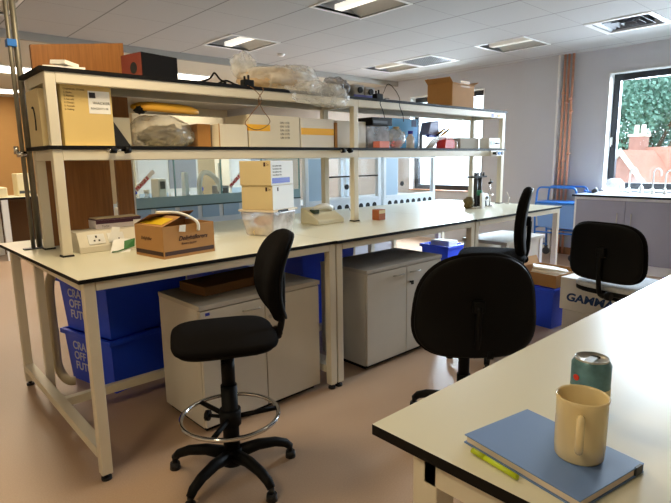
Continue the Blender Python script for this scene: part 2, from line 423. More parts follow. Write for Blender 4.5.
def vent(i, j, label, perf):
    x, y = cell(i, j); t = thing('ceiling_vent', (x+.325, y+.325, ZC), label, 'ceiling vent')
    f = B()
    for a in [(-.325,-.325,.325,-.27),(-.325,.27,.325,.325),(-.325,-.27,-.27,.27),(.27,-.27,.325,.27)]: f.box(a[0], a[1], -.008, a[2], a[3], .02)
    f.build('frame', whitew, t)
    B().box(-.28, -.28, .10, .28, .28, .12).build('back_plate', darkv, t)
    s_ = B(); s_.box(-.28,-.28,0,-.27,.28,.1); s_.box(.27,-.28,0,.28,.28,.1); s_.box(-.27,-.28,0,.27,-.27,.1); s_.box(-.27,.27,0,.27,.28,.1)
    s_.build('box_sides', dgrey, t)
    if perf:
        g = B()
        for k in range(-6, 7): g.box(k*.042-.006, -.27, 0, k*.042+.006, .27, .01); g.box(-.27, k*.042-.006, 0, .27, k*.042+.006, .01)
        g.build('grille', greyp, t)
    else:
        for k in range(4):
            r = .06+.065*k; q = B(); z0, z1 = .0, .045
            for sx, sy in ((1,0),(-1,0),(0,1),(0,-1)):
                d = .03; a_ = r-d
                if sx: q.hexa([(sx*r,-r,z0),(sx*(r+.006),-r,z0),(sx*(r+.006),r,z0),(sx*r,r,z0),(sx*a_,-a_,z1),(sx*(a_+.006),-a_,z1),(sx*(a_+.006),a_,z1),(sx*a_,a_,z1)])
                else: q.hexa([(-r,sy*r,z0),(r,sy*r,z0),(r,sy*(r+.006),z0),(-r,sy*(r+.006),z0),(-a_,sy*a_,z1),(a_,sy*a_,z1),(a_,sy*(a_+.006),z1),(-a_,sy*(a_+.006),z1)])
            q.build('louvre', dgrey if k < 3 else greyp, t)
    return t
vent(6, 2, 'square perforated ceiling vent above the tall open cardboard box', True)
vent(6, -2, 'square slatted ceiling vent at the top right above the window', False)
t = tag(B().lathe([(0, ZC-.03), (.03, ZC-.028), (.045, ZC-.012), (.05, ZC), (0, ZC)], (3.64, 3.43)).build('smoke_detector', whitep), 'small round white smoke detector on the ceiling', 'smoke detector')
far_l = [(.9, 6.4, 'bright ceiling panel in the far room seen above the left end of the shelving'), (1.2, 8.9, 'bright ceiling panel at the extreme left, furthest back in the far room'),
         (3.1, 5.6, 'bright ceiling panel in the far room behind the yellow envelope'), (4.9, 8.1, 'small bright ceiling panel deepest in the far room, seen between the shelves'), (5.2, 5.6, 'ceiling panel in the far room hidden behind the plastic bags')]
for x, y, lb in far_l:
    t = thing('ceiling_panel_light', (x, y, 2.66), lb, 'ceiling light')
    f = B(); 
    for a in [(-.62,-.32,.62,-.30),(-.62,.30,.62,.32),(-.62,-.30,-.60,.30),(.60,-.30,.62,.30)]: f.box(a[0], a[1], -.012, a[2], a[3], 0)
    f.build('frame', whitew, t)
    B().box(-.60, -.30, -.010, .60, .30, 0).build('diffuser', M('panel_diffuser', (240, 238, 230), .5, emit=(1, .92, .78, 3.5)), t)
    area('lamp_light', (0, 0, -.03), 1.1, .5, FAR_LAMP*(.25 if y > 8.5 else .2 if y > 7.5 else 1.), (1, .84, .6) if x < 3 else (1, .95, .86), (0, 0, 0), t)

# ------------------------------------------------------------------ copper pipes and trolley by the wall
for k, (yy, lb) in enumerate([(1.134, 'copper riser pipe nearest the white corner trim'), (1.08, 'middle one of three copper riser pipes on the wall'), (1.02, 'copper riser pipe nearest the window')]):
    t = thing('copper_pipe', (XW-.05, yy, 0), lb, 'pipe')
    B().cyl((0, 0, .02), (0, 0, ZC), .0155).build('tube', copper, t)
    for z in (.55, 1.2+.1*k, 2.2-.12*k):
        B().cyl((0, 0, z-.02), (0, 0, z+.02), .021).box(0, -.008, z-.008, .05, .008, z+.008).build('clip', copper, t)
B().cyl((0, -.02, 2.12), (0, .02, 2.12), .02).build('valve', copper, t, loc=(-.02, 0, 0))
tr = thing('tube_trolley', (6.36, .94, 0), 'blue tubular trolley with a pale blue tub between bench end and sink counter', 'trolley')
h = B()
for sx in (-.17, .17):
    h.tube([(sx, -.26, .12), (sx, -.26, .90)] + [(sx, -.26+.06-.06*math.cos(a), .90+.06*math.sin(a)) for a in (.4, .8, 1.2, 1.57)] + [(sx, .20, .96)] + [(sx, .20+.06*math.sin(a), .90+.06*math.cos(a)) for a in (.4, .8, 1.2, 1.57)] + [(sx, .28, .6), (sx, .26, .12)], .013)
for yy in (-.26, .26): h.tube([(-.17, yy, .16), (.17, yy, .16)], .012); h.tube([(-.17, yy, .42), (.17, yy, .42)], .012)
for sx in (-.17, .17): h.tube([(sx, -.26, .36), (sx, .26, .36)], .011)
h.build('frame', bluet, tr)
B().hexa([(-.15,-.24,.42),(.15,-.24,.42),(.15,.24,.42),(-.15,.24,.42),(-.19,-.26,.74),(.19,-.26,.74),(.19,.26,.74),(-.19,.26,.74)]).build('tub', bluel, tr, bev=.01)
B().box(-.2, -.275, .74, .2, .275, .77).build('tub_rim', bluet, tr, bev=.008)
for sx in (-.17, .17):
    for sy in (-.26, .26):
        B().cyl((sx-.012, sy, .05), (sx+.012, sy, .05), .05).box(sx-.01, sy-.02, .05, sx+.01, sy+.02, .13).build('castor', dgrey, tr)

# ------------------------------------------------------------------ sink counter
cx0, cx1, cy0, cy1 = 5.95, XW, -3.0, .62
tag(B().box(cx0-.02, cy0, .875, cx1-.002, cy1, .90, 1, top=0).build('sink_counter_top', [M('pale_worktop', (186, 190, 196), .18), edge]), 'pale glossy worktop with dark edge under the large window', 'worktop')
for k, (a, b) in enumerate([(-.58, .60), (-1.78, -.60), (-2.98, -1.80)]):
    lb = ['lilac grey double door base cabinet at the left end of the window counter', 'lilac grey base cabinet in the middle of the window counter, beyond the picture', 'lilac grey base cabinet at the near end of the window counter, beyond the picture'][k]
    c = thing('base_cabinet', ((cx0+cx1)/2, (a+b)/2, 0), lb, 'cabinet'); W = b-a
    B().box(-.355, -W/2, .1, .37, W/2, .873).box(-.33, -W/2+.01, 0, .37, W/2-.01, .1).build('body', whitew, c)
    for s_ in (0, 1):
        y0 = -W/2+.055 if s_ == 0 else .003-.0; y0, y1 = ((-W/2+.03, -.002) if s_ == 0 else (.002, W/2-.03))
        d = B().box(-.375, y0, .12, -.356, y1, .84).build('door', lilac, c, bev=.002)
        yh = -.075 if s_ == 0 else .075
        B().cyl((-.40, yh, .53), (-.40, yh, .70), .006).cyl((-.376, yh, .55), (-.40, yh, .55), .005).cyl((-.376, yh, .68), (-.40, yh, .68), .005).build('handle', brushed, d)
for x_, y_, hh, lb in [(6.50, .17, .30, 'tall white swan-neck tap nearest the glass dish'), (6.47, -.10, .30, 'white swan-neck tap in the middle of the sink counter'), (6.44, -.24, .28, 'white swan-neck tap furthest right at the picture edge')]:
    t = thing('swan_neck_tap', (x_, y_, .90), lb, 'tap')
    B().cyl((0,0,0), (0,0,.02), .026).cyl((0,0,.02), (0,0,.07), .016).build('base', whitep, t)
    B().tube([(0,0,.07), (0,0,hh-.05)] + [(0, -.04+.04*math.cos(a), hh-.05+.05*math.sin(a)) for a in [k*PI/8 for k in range(1, 9)]] + [(0, -.08, hh-.09)], .009).build('spout', whitep, t)
    B().cyl((0,0,.05), (-.05,0,.06), .006).cyl((-.05,0,.052), (-.05,0,.068), .014).build('lever', chrome, t)
t = thing('sink_basin', (6.33, -.05, .90), 'shallow inset sink between the taps', 'sink')
b = B(); b.box(-.2,-.3,.0,.2,-.27,.006); b.box(-.2,.27,0,.2,.30,.006); b.box(-.2,-.27,0,-.17,.27,.006); b.box(.10,-.27,0,.13,.27,.006); b.build('rim', brushed, t)
B().box(-.17,-.27,.0,.10,.27,.002).build('bowl', dgrey, t)
# glass dish
t = thing('glass_dish', (6.45, .33, .90), 'clear domed plastic dish with coiled tubing on the sink counter', 'dish')
B().lathe([(.06, 0), (.11, .02), (.125, .07), (.115, .12), (.08, .165), (.03, .18), (0, .182)]).build('dome', film('dish_plastic', (240, 242, 245), .5), t)
cl = []
for k in range(90): a = k*.45; r = .06+.03*math.sin(k*.7); cl.append((r*math.cos(a), r*math.sin(a), .02+.0014*k))
B().tube(cl, .005, 6).build('coiled_tubing', whitep, t)
t = thing('hand_shower', (6.28, .52, .90), 'small dark nozzle with a blue hose at the left end of the sink counter', 'nozzle')
B().cyl((0,0,.012), (.0,-.06,.05), .022, .03).build('head', dgrey, t)
B().cyl((0,.0,.012), (0,.07,.012), .010).cyl((0,.07,.012),(0,.10,.03),.012).build('grip', bluet, t)
t = thing('wash_bottle', (6.55, .05, .90), 'little white squeeze bottle standing by the middle tap', 'bottle')
B().lathe([(0,0),(.028,0),(.028,.07),(.012,.09),(.012,.10),(0,.10)]).build('body', whitep, t); B().tube([(0,0,.10),(0,0,.13),(-.03,0,.15)], .004, 6).build('nozzle', whitep, t)

# ------------------------------------------------------------------ outside
hs = thing('brick_house', (15, 3.29, -6), 'red brick house with terracotta roof seen through the right window', 'house')
B().box(1.4, -10.5, 0, 4.6, .2, 5.6).build('walls', brickm, hs)
B().hexa([(1.0,-10.8,4.6),(3,-10.8,7.5),(3,.5,7.5),(1.0,.5,4.6),(1.0,-10.8,4.75),(3,-10.8,7.62),(3,.5,7.62),(1.0,.5,4.75)]).hexa([(3,-10.8,7.5),(5,-10.8,4.6),(5,.5,4.6),(3,.5,7.5),(3,-10.8,7.62),(5,-10.8,4.75),(5,.5,4.75),(3,.5,7.62)]).build('roof', tilem, hs)
B().prism([(-1.2, 5.8), (0, 7.38), (1.2, 5.8)], 'X', 0, 2.6).box(0, -1.2, 0, 1.3, 1.2, 5.8).build('wing', brickm, hs)
B().prism([(-1.35,5.62),(0,7.40),(1.35,5.62),(1.35,5.75),(0,7.52),(-1.35,5.75)], 'X', .02, 2.7).build('wing_roof', tilem, hs)
B().prism([(-1.40,5.55),(0,7.38),(1.40,5.55),(1.40,5.70),(0,7.56),(-1.40,5.70)], 'X', -.1, .0).build('bargeboard', stonem, hs)
ch = B().box(2.72, .32, 6.6, 3.2, .74, 7.95).build('chimney', brickm, hs)
B().box(2.68, .28, 7.95, 3.24, .78, 8.03).cyl((3,.43,8.03),(3,.43,8.32),.08,.065).cyl((3,.63,8.03),(3,.63,8.32),.08,.065).build('chimney_pots', stonem, ch)
for k, (tx, ty, tz, rad, n, lb) in enumerate([(27.5, 6.6, 3.4, 3.5, 3400, 'tall green tree filling the left of the right-hand window'), (37, 11.5, 4.2, 4.2, 1200, 'paler green tree further off behind the tall one')]):
    t = thing('broadleaf_tree', (tx, ty, -6), lb, 'tree')
    tb = B().cyl((0,0,0), (0,0,6.5), .35, .2, 10)
    for a in range(7): tb.cyl((0,0,5+.3*a), (2*math.cos(a*2.1), 2*math.sin(a*2.1), 8+.4*a), .12, .04, 6)
    tb.build('trunk', barkm, t)
    fb = B()
    for q in range(n*9):
        d = Vector((random.gauss(0,1), random.gauss(0,1), random.gauss(0,1))).normalized()*rad*(random.random()**.4)
        cc = d*(1+.25*noise.noise(d*.9)); c0 = Vector((cc.x, cc.y*1.15, cc.z*1.05+tz+6))
        if noise.noise(c0*.55+Vector((k*9, 3, 1))) < -.06: continue
        a_ = Vector((random.gauss(0,1), random.gauss(0,1), random.gauss(0,1))).normalized(); b_ = a_.orthogonal().normalized(); c_ = a_.cross(b_); sz = .07+.06*random.random()
        vs = fb._v([c0+b_*sz, c0+c_*sz*.6, c0-b_*sz, c0-c_*sz*.6]); fb._f(vs, 0)
    fb.build('foliage', leafm, t, recalc=False)
tag(B().box(8, -30, -6.2, 60, 40, -6).build('outside_ground', M('garden_grass', (90, 110, 70), .9)), None, None, kind='structure')

# ------------------------------------------------------------------ benches
def bench(x0, x1, label, left_leg=.033, right_leg=.033):
    L = x1-x0; t = thing('laboratory_bench', (x0, 0, 0), label, 'bench')
    sk = .031 if x0 == 0 else .001
    w_ = B(); w_.hexa([(sk,-.012,.882),(L-.001,-.002,.882),(L-.001,1.4,.882),(.001,1.4,.882),(sk,-.012,.8985),(L-.001,-.002,.8985),(L-.001,1.4,.8985),(.001,1.4,.8985)], 1)
    w_.hexa([(sk,-.012,.8985),(L-.001,-.002,.8985),(L-.001,1.4,.8985),(.001,1.4,.8985),(sk,-.012,.90),(L-.001,-.002,.90),(L-.001,1.4,.90),(.001,1.4,.90)], 0)
    w_.build('worktop', [laminate, edge], t)
    fr = B()
    for y in (.0, 1.35): B().box(left_leg+.025, y, .843, L-right_leg-.025, y+.05, .881).build('rail', steel, t, bev=.002)
    fr = B().box(left_leg+.025, .66, .10, L-right_leg-.025, .70, .145).build('stretcher', steel, t, bev=.002)
    for xl in (left_leg, L-right_leg):
        B().box(xl-.025, .05, .843, xl+.025, 1.35, .881).build('end_rail', steel, t, bev=.002); B().box(xl-.025, .05, .10, xl+.025, 1.35, .145).build('foot_rail', steel, t, bev=.002)
        for y in (.025, 1.375):
            l = B().box(xl-.023, y-.023, .03, xl+.023, y+.023, .881).build('leg', steel, t, bev=.003)
            B().cyl((xl, y, 0), (xl, y, .012), .022).cyl((xl, y, .012), (xl, y, .03), .010).build('foot', rubber, l)
    return t
bench(0, 1.4235, 'cream laminate bench module at the left, carrying the open brown cardboard box', left_leg=.075, right_leg=.028)
bench(1.4235, 2.853, 'cream laminate bench module in the middle, with small orange-brown box on top', left_leg=.028, right_leg=.028)
bench(2.853, 4.29, 'cream laminate bench module at the right end with the burette apparatus', left_leg=.028, right_leg=.05)

# shelving on the bench
sh = thing('bench_shelving', (.12, .58, .90), 'two-tier cream shelving with black edged shelves on the long bench', 'shelving')
PX = (.042, 2.05, 4.095)
for px in PX:
    for py in (.03, .36):
        p = B().box(px-.023, py-.023, .008, px+.023, py+.023, .885).build('post', steel, sh, bev=.003)
        B().box(px-.027, py-.027, 0, px+.027, py+.027, .008).build('foot_plate', rubber, p)
for z, nm in ((.543, 'middle_shelf'), (.905, 'upper_shelf')):
    if nm == 'upper_shelf': B().box(0, 0, z-.018, 4.14, .42, z, 1, top=0).build(nm, [laminate, edge], sh)
    else: B().box(0, .0, z-.018, 4.14, .42, z, 1, top=0).build(nm, [laminate, edge], sh)
    for a, c in ((PX[0], PX[1]), (PX[1], PX[2])):
        for y in (.006, .36):
            B().box(a+.023, y, z-.070, c-.023, y+.04, z-.019).build('shelf_rail', steel, sh, bev=.002)
    for px in PX: B().box(px-.02, .058, z-.07, px+.02, .332, z-.019).build('bracket', steel, sh)
ZM, ZT, ZB = 1.4435, 1.8055, .9005
for (a, lb) in ((.475, 'small black gas tap fixed under the left end of the middle shelf'), (2.075, 'small black gas tap fixed on the middle shelf rail beside the centre post')):
    t = thing('valve_tap', (a, .562, ZM-.022), lb, 'tap')
    B().cyl((-.09, 0, 0), (0, 0, 0), .007).build('stem', chrome, t); B().cyl((-.045, 0, 0), (-.075, 0, 0), .016).build('collar', blackp, t)
    B().cyl((0, 0, 0), (.028, 0, 0), .018, .014).build('knob', blackp, t)

# ------------------------------------------------------------------ conduits at the left end
t = thing('electrical_conduit', (.103, 1.035, 0), 'steel conduit pair rising from floor to ceiling at the left end of the bench', 'conduit')
B().cyl((0,-.02,.9), (0,-.02,ZC), .011).build('tube', galv, t); B().cyl((.035,.0,.9), (.035,.0,ZC), .015).build('tube', galv, t)
B().box(-.014, -.036, 1.955, .028, .018, 1.99).build('blue_clip', bluet, t)['label'] = 'bright blue clip'
B().cyl((-.03,-.03,1.41), (.015,-.03,1.41), .016).cyl((-.03,-.03,1.41),(-.03,-.03,1.45),.012).build('clamp', chrome, t)
B().box(-.05, -.05, .90, .08, -.006, .906).build('foot_plate', dgrey, t)
tt = thing('cable_trunking', (.078, 1.03, 0), 'cream square cable trunking under the left end of the bench', 'trunking')
B().box(.035,.06,.0,.075,.10,.83).build('duct', steel, tt); B().box(.03,.055,.0,.08,.105,.02).build('floor_collar', rubber, tt)
pth = spline([(.29,1.12,.80), (.25,1.12,.795), (.215,1.135,.74), (.192,1.17,.62), (.192,1.17,.30), (.192,1.17,.16), (.21,1.15,.09), (.23,1.10,.065), (.26,1.09,.06)], 6)
tag(B().tube(pth, .026, 14).build('waste_pipe', M('cream_pipe', (196, 182, 150), .4)), 'thick cream curved waste pipe under the left end of the bench', 'pipe')

# ------------------------------------------------------------------ boards
bd = thing('wooden_door_panel', (.43, 1.03, .9), 'tall brown wooden panel with a narrow slot standing behind the left shelves', 'panel')
b = B()
b.prism([(-.23, 0), (-.23, 1.08), (.124, 1.13), (.124, 0)], 'Y', 0, .03)
b.prism([(.124, .62), (.124, 1.13), (.26, 1.15), (.26, .62)], 'Y', 0, .03)
b.box(.160, 0, 0, .252, .03, .62); b.box(.124, 0, 0, .160, .03, .08)
b.build('leaf', woodm, bd)
B().box(.253, -.002, 0, .262, .032, .62).build('slot_edge', whitew, bd)

# ------------------------------------------------------------------ cardboard helper
def carton(name, loc, W, D, H, label, mat, rz=0, flaps=None, group=None, bev=.003, cat='box', sub=None):
    t = thing(name, loc, label, cat, rz, group)
    B().box(-W/2, -D/2, 0, W/2, D/2, H).build('body', mat, t, bev=bev)
    return t
def open_carton(name, loc, W, D, H, label, mat, inner, rz=0, flaps=()):
    """hollow carton, flaps: (side, angle from vertical outward, length)"""
    t = thing(name, loc, label, 'box', rz); e = .004; b = B()
    b.box(-W/2, -D/2, 0, W/2, D/2, e); b.box(-W/2, -D/2, e, W/2, -D/2+e, H); b.box(-W/2, D/2-e, e, W/2, D/2, H)
    b.box(-W/2, -D/2+e, e, -W/2+e, D/2-e, H); b.box(W/2-e, -D/2+e, e, W/2, D/2-e, H)
    b.build('body', mat, t)
    for side, ang, ln in flaps:
        dx, dz = math.sin(ang)*ln, math.cos(ang)*ln; f = B(); q = .003
        if side in '+-':
            s_ = 1 if side == '+' else -1
            f.hexa([(s_*W/2,-D/2,H),(s_*(W/2-q),-D/2,H),(s_*(W/2-q),D/2,H),(s_*W/2,D/2,H),(s_*(W/2+dx),-D/2,H+dz),(s_*(W/2+dx-q),-D/2,H+dz+q),(s_*(W/2+dx-q),D/2,H+dz+q),(s_*(W/2+dx),D/2,H+dz)])
        else:
            s_ = 1 if side == 'b' else -1
            f.hexa([(-W/2,s_*D/2,H),(W/2,s_*D/2,H),(W/2,s_*(D/2-q),H),(-W/2,s_*(D/2-q),H),(-W/2,s_*(D/2+dx),H+dz),(W/2,s_*(D/2+dx),H+dz),(W/2,s_*(D/2+dx-q),H+dz+q),(-W/2,s_*(D/2+dx-q),H+dz+q)])
        f.build('flap', mat, t)
    return t

# ------------------------------------------------------------------ things on the top shelf
t = thing('journal_stack', (.33, .80, ZT), 'loose white and blue papers lying on the top shelf before the wooden panel', 'papers')
B().box(-.13,-.10,0,.16,.08,.008).build('blue_folder', gamblu, t, rot=(0,0,.1)); B().box(-.14,-.09,.009,.05,.06,.03).build('leaflets', paper, t, rot=(0,0,-.2)); B().box(-.10,-.06,.031,-.02,.05,.05).build('crumpled_sheet', paper, t, rot=(.1,.15,.4))
t = thing('black_carton', (.70, .70, ZT), 'black carton with a red end on the left of the top shelf', 'box', rz=.22)
B().box(-.115, -.09, 0, .115, .09, .12).build('body', M('matt_black_card', (16, 14, 14), .8, spec=.1), t, bev=.003); B().box(-.1165, -.088, .002, -.115, .088, .118).build('end_panel', M('red_print', (112, 44, 28), .7), t)['label'] = 'red printed end'
B().cyl((-.1175, -.02, .045), (-.1165, -.02, .045), .03).build('emblem', darkv, t)
cab = thing('black_cable', (1.085, .66, ZT+.004), 'looped black cable lying on the top shelf left of the plug', 'cable')
B().tube(spline([(-.10,0,.002),(-.03,.02,.035),(0,.02,.065),(.03,.01,.03),(.06,0,.012),(.03,.05,.006),(.08,.03,.03),(.12,0,.01),(.16,0,.002)],8), .006, 8).build('cord', blackp, cab)
def plug(x, label):
    t = thing('power_adaptor', (x, .625, ZT), label, 'plug')
    B().box(-.035, -.025, 0, .035, .025, .04).build('body', blackp, t, bev=.004)
    B().box(-.022, -.006, .04, -.014, .006, .062).build('pin', blackp, t); B().box(.006, -.006, .04, .014, .006, .07).build('pin', blackp, t)
    return t
plug(1.275, 'black power adaptor with upright pins left of the plastic bags')
t = thing('hanging_wire', (1.30, .57, ZT), 'thin brown wire looped and hanging from the top shelf over the taped boxes', 'wire')
B().tube(spline([(-.04,.03,.004),(-.02,-.006,-.02),(.03,-.010,-.08),(-.05,-.010,-.17),(-.09,-.008,-.23),(0,-.008,-.26),(.09,-.008,-.21),(.04,-.008,-.14),(.01,-.008,-.08),(.05,-.006,-.02),(.05,.03,.004)],6), .0025, 6).build('cord', cardd, t)
t = thing('polythene_bag', (1.66, .76, ZT), 'large crumpled clear polythene bag with cream packing on the top shelf', 'bag')
B().crumple(0, 0, .075, .29, .15, .105, .22, 1.6, 1, floor=0.0).build('film', poly, t)
B().crumple(-.04, .01, .06, .28, .12, .09, .22, 2, 4, floor=.003).build('packing', M('beige_packing', (186, 160, 128), .7, noise_amt=.2, nscale=14), t)
B().crumple(-.30, .02, .15, .09, .03, .075, .4, 2, 6, sub=3).build('loose_corner', poly, t)
B().crumple(.14, .0, .14, .14, .06, .06, .3, 2, 9, sub=3).build('loose_corner', poly, t)
B().crumple(.16, -.205, -.01, .24, .018, .075, .4, 2, 12, sub=4).build('overhang', film('thin_polythene', (236, 232, 224), .28), t)
t = thing('grey_polythene_bag', (2.125, .76, ZT), 'grey crumpled polythene bag between clear bag and black camera-like devices', 'bag')
B().crumple(0, 0, .065, .095, .11, .085, .25, 2., 22, floor=0).build('film', polyg, t); B().crumple(0, .01, .05, .08, .09, .06, .3, 2, 24, floor=.003).build('contents', M('grey_foam', (120, 122, 130), .8), t)
lensb = M('lens_device_grey', (150, 148, 146), .5)
for x, s_, lb in ((2.30, 1.05, 'white and black boxy device with round lens on the top shelf, left one'), (2.415, .95, 'white and black boxy device with round lens on the top shelf, right one')):
    t = thing('lens_device', (x, .74, ZT), lb, 'device')
    B().box(-.055, -.06, 0, .055, .06, .10*s_).build('body', lensb, t, bev=.01); B().cyl((0, -.061, .06*s_), (0, -.075, .06*s_), .022).build('lens', darkv, t); B().box(-.056, -.062, .012, .056, -.055, .03).build('stripe', purple, t)
plug(2.44, 'black power adaptor with a cable right of the lens devices')
t = thing('hanging_cable', (2.53, .57, ZT), 'thin black cable drooping from the top shelf right of the centre post', 'cable')
B().tube(spline([(-.02,.06,.05),(.02,.05,.12),(.08,.03,.08),(.10,.0,.012),(.09,-.008,-.04),(.13,-.008,-.11),(.14,-.008,-.16)],7), .003, 6).build('cord', blackp, t)
B().tube(spline([(-.02,.0,.004),(-.06,.0,.004),(-.13,-.008,-.03),(-.10,-.008,-.09),(-.08,-.008,-.14)],7), .003, 6).build('cord', blackp, t)
t = open_carton('open_carton', (3.51, .72, ZT), .36, .26, .20, 'tall brown cardboard box with flaps up on the right of the top shelf', card, cardd, rz=.05, flaps=(('-', .9, .06), ('b', .1, .05), ('+', 1.2, .08), ('f', 2.5, .02)))
B().box(-.05, -.1301, .17, .1, -.13, .225).build('tape', M('brown_tape', (190, 150, 100), .35), t)
B().box(.10, -.05, .222, .16, .06, .25).build('crumpled_paper', card, t, rot=(.1, .3, .2))

# ------------------------------------------------------------------ things on the middle shelf
c = carton('archive_box', (.333, .74, ZM), .240, .22, .30, 'manila archive box with printed lists and a white label, left end of middle shelf', manila)
B().box(.005, -.1112, .16, .11, -.1102, .27).build('label', paper, c)
B().box(.010, -.1118, .235, .04, -.1112, .262).build('logo', inkblk, c)
text('WACKER', .02, inkblk, c, (.025, -.1116, .205), FR); text('REAGENTS 08', .014, inkblk, c, (.013, -.1116, .18), FR)
for k in range(7): text(['CHEMICAL STORES', '1. Flasks', '2. Pipettes', '3. Stirrers', '4. Clamps', '5. Funnels', '6. Tubing'][k], .0115, brownt, c, (-.108, -.1106, .268-.016*k), FR)
t = thing('amp_box', (.162, .90, ZM), 'plain tan carton with a curved print at the left end of the middle shelf', 'box')
B().box(-.04, -.235, 0, .035, .0, .27).build('body', cardp, t); B().tube([(-.042, -.12+.03*math.cos(a), .12+.07*math.sin(a)) for a in [k*.2+1.2 for k in range(14)]], .004, 6).build('print', inkblk, t)
t = thing('lever_arch_file', (.487, .74, ZM), 'black and pale grey wedge-shaped file leaning right of the manila archive box', 'file')
B().prism([(-.03, 0), (.055, 0), (-.03, .13)], 'Y', -.09, .1).build('black_side', darkv, t); B().prism([(.050, .01), (.07, .01), (.07, .15), (-.025, .15), (-.028, .135)], 'Y', -.06, .1).build('grey_side', M('grey_card', (176, 168, 148), .7), t)
t = thing('bag_of_tubing', (.755, .73, ZM), 'clear bag full of dark grey material on the middle shelf under the yellow envelope', 'bag')
B().crumple(0, 0, .07, .185, .10, .105, .15, 2, 31, floor=0).build('film', polyb, t); B().blob(.02, 0, .055, .14, .08, .062, .35, 4, 33, floor=.003).build('contents', M('dark_grey_wool', (84, 82, 84), .85, noise_amt=.5, nscale=18), t)
t = thing('padded_envelope', (.785, .73, ZM+.195), 'bulging yellow padded envelope lying on top of the dark-filled bag', 'envelope')
B().pad(.36, .20, .03, n=5, puff=.02).build('envelope', yellowe, t, rot=(.12, .02, .05)); B().blob(-.17, -.06, .0, .03, .02, .02, .5, 3, 3, sub=3).build('black_tie', blackp, t)
t = open_carton('open_carton', (1.005, .80, ZM), .085, .2, .135, 'small brown open carton on the middle shelf between bag and pale boxes', card, cardd)
c = carton('pale_carton', (1.165, .74, ZM), .20, .22, .135, 'plain pale carton with a brown edge left of the yellow-taped boxes', M('cream_card', (226, 216, 194), .8)); B().box(-.1015, -.1105, 0, -.094, -.1098, .135).build('brown_edge', card, c)
c = carton('taped_carton', (1.478, .77, ZM), .40, .28, .20, 'cream carton with yellow tape band, left of two on the middle shelf', M('cream_card', (226, 216, 194), .8))
B().box(-.20, -.1412, .10, -.04, -.1402, .14).build('tape', yellowt, c); B().box(-.2012, -.1405, .10, -.2002, .1, .14).build('tape', yellowt, c)
for k in range(5): text('UN 1170', .020, inkgry, c, (.04, -.1406, .15-.024*k), FR)
c = carton('taped_carton', (1.84, .77, ZM), .30, .28, .195, 'white carton with yellow tape, right of two on the middle shelf', cardw, cat='box')
B().box(-.148, -.1412, .085, .148, -.1402, .13).build('tape', yellowt, c)
c = carton('narrow_carton', (2.015, .77, ZM), .022, .28, .175, 'narrow brown carton edge on the middle shelf beside the centre post', card)
c = carton('white_carton', (2.205, .76, ZM), .30, .18, .195, 'plain white carton at the centre post on the middle shelf', cardw)
# right bay
t = thing('grey_tray', (2.50, .76, ZM), 'clear grey plastic tray holding coiled cable on the middle shelf right of the centre post', 'tray')
b = B(); b.box(-.12,-.09,0,.12,.09,.004); b.box(-.12,-.09,.004,.12,-.086,.17); b.box(-.12,.086,.004,.12,.09,.17); b.box(-.12,-.086,.004,-.116,.086,.17); b.box(.116,-.086,.004,.12,.086,.17); b.build('tray_walls', film('tray_plastic', (190, 192, 198), .55), t)
B().tube(spline([(-.03,-.03,.05),(.02,-.05,.10),(.07,-.04,.09),(.06,-.03,.04),(0,-.04,.05),(.04,-.04,.11)],7), .006, 8).build('cable', blackp, t)
t = thing('black_drive', (2.50, .72, ZM+.1715), 'flat black electronic unit resting on the grey tray', 'device')
B().box(-.11, -.085, 0, .12, .085, .06).build('casing', blackp, t, bev=.004); B().box(-.10, -.088, .015, .06, -.0855, .035).build('front_slot', dgrey, t)
c = carton('pink_carton', (2.475, .62, ZM), .115, .07, .05, 'small salmon pink carton at the front of the middle shelf', pinkc)
t = thing('pipette_bag', (2.715, .68, ZM), 'clear bag of pink pieces with a cork stopper on the middle shelf', 'bag')
B().blob(0, 0, .08, .085, .06, .085, .2, 2.2, 41, floor=0).build('film', poly, t)
pb = B()
for k in range(16): a = random.random()*6.28; r = .05*random.random(); pb.box(r*math.cos(a)-.012, r*math.sin(a)*.6-.01, .004+.04*random.random(), r*math.cos(a)+.012, r*math.sin(a)*.6+.01, .02+.045*random.random())
pb.build('pink_pieces', M('pink_plastic', (244, 120, 140), .5), t); B().cyl((0,0,.15),(0,0,.17),.02,.026).build('stopper', cardp, t)
for k, (x, y_, lb) in enumerate([(2.86, .65, 'clear bottle with a blue screw cap, left one beside the bag of pink pieces'), (2.945, .72, 'clear bottle with a blue screw cap, right one nearest the purple rack')]):
    t = thing('reagent_bottle', (x, y_, ZM), lb, 'bottle')
    B().lathe([(0,0),(.034,0),(.034,.08),(.018,.105),(.018,.115),(0,.115)]).build('body', tubf, t); B().cyl((0,0,.115),(0,0,.14),.022).build('cap', inkblu, t)
c = carton('blue_carton', (2.95, .90, ZM), .46, .14, .255, 'bright blue carton at the back of the middle shelf', cyanb); B().box(.14,-.0712,.19,.21,-.0704,.25).build('picture_panel', gamblu, c)
t = thing('pipette_rack', (3.20, .70, ZM), 'tilted purple-grey rack of pipettes with dark and yellow tips on the middle shelf', 'rack')
B().hexa([(-.10,-.05,.12),(.06,-.05,.10),(.06,.05,.10),(-.10,.05,.12),(-.07,-.05,.22),(.04,-.05,.235),(.04,.05,.235),(-.07,.05,.22)]).build('holder', M('lavender_plastic', (150, 156, 196), .4), t, bev=.006)
B().box(-.10,-.06,.095,.0,-.03,.115).build('front_lip', inkblu, t)
for k in range(7):
    B().cyl((-.09+.014*k, -.02, .006), (.0+.014*k, -.045+.01*(k%2), .10), .004, .005, 8).build('pipette', whitep, t)
for k in range(6):
    x_ = .0+.022*k; B().cyl((x_, -.06, .11+.012*(k%3)), (x_+.045, -.085, .14+.014*(k%3)), .009, .007, 8).build('plunger', [blackp, yellowt][k%2], t)
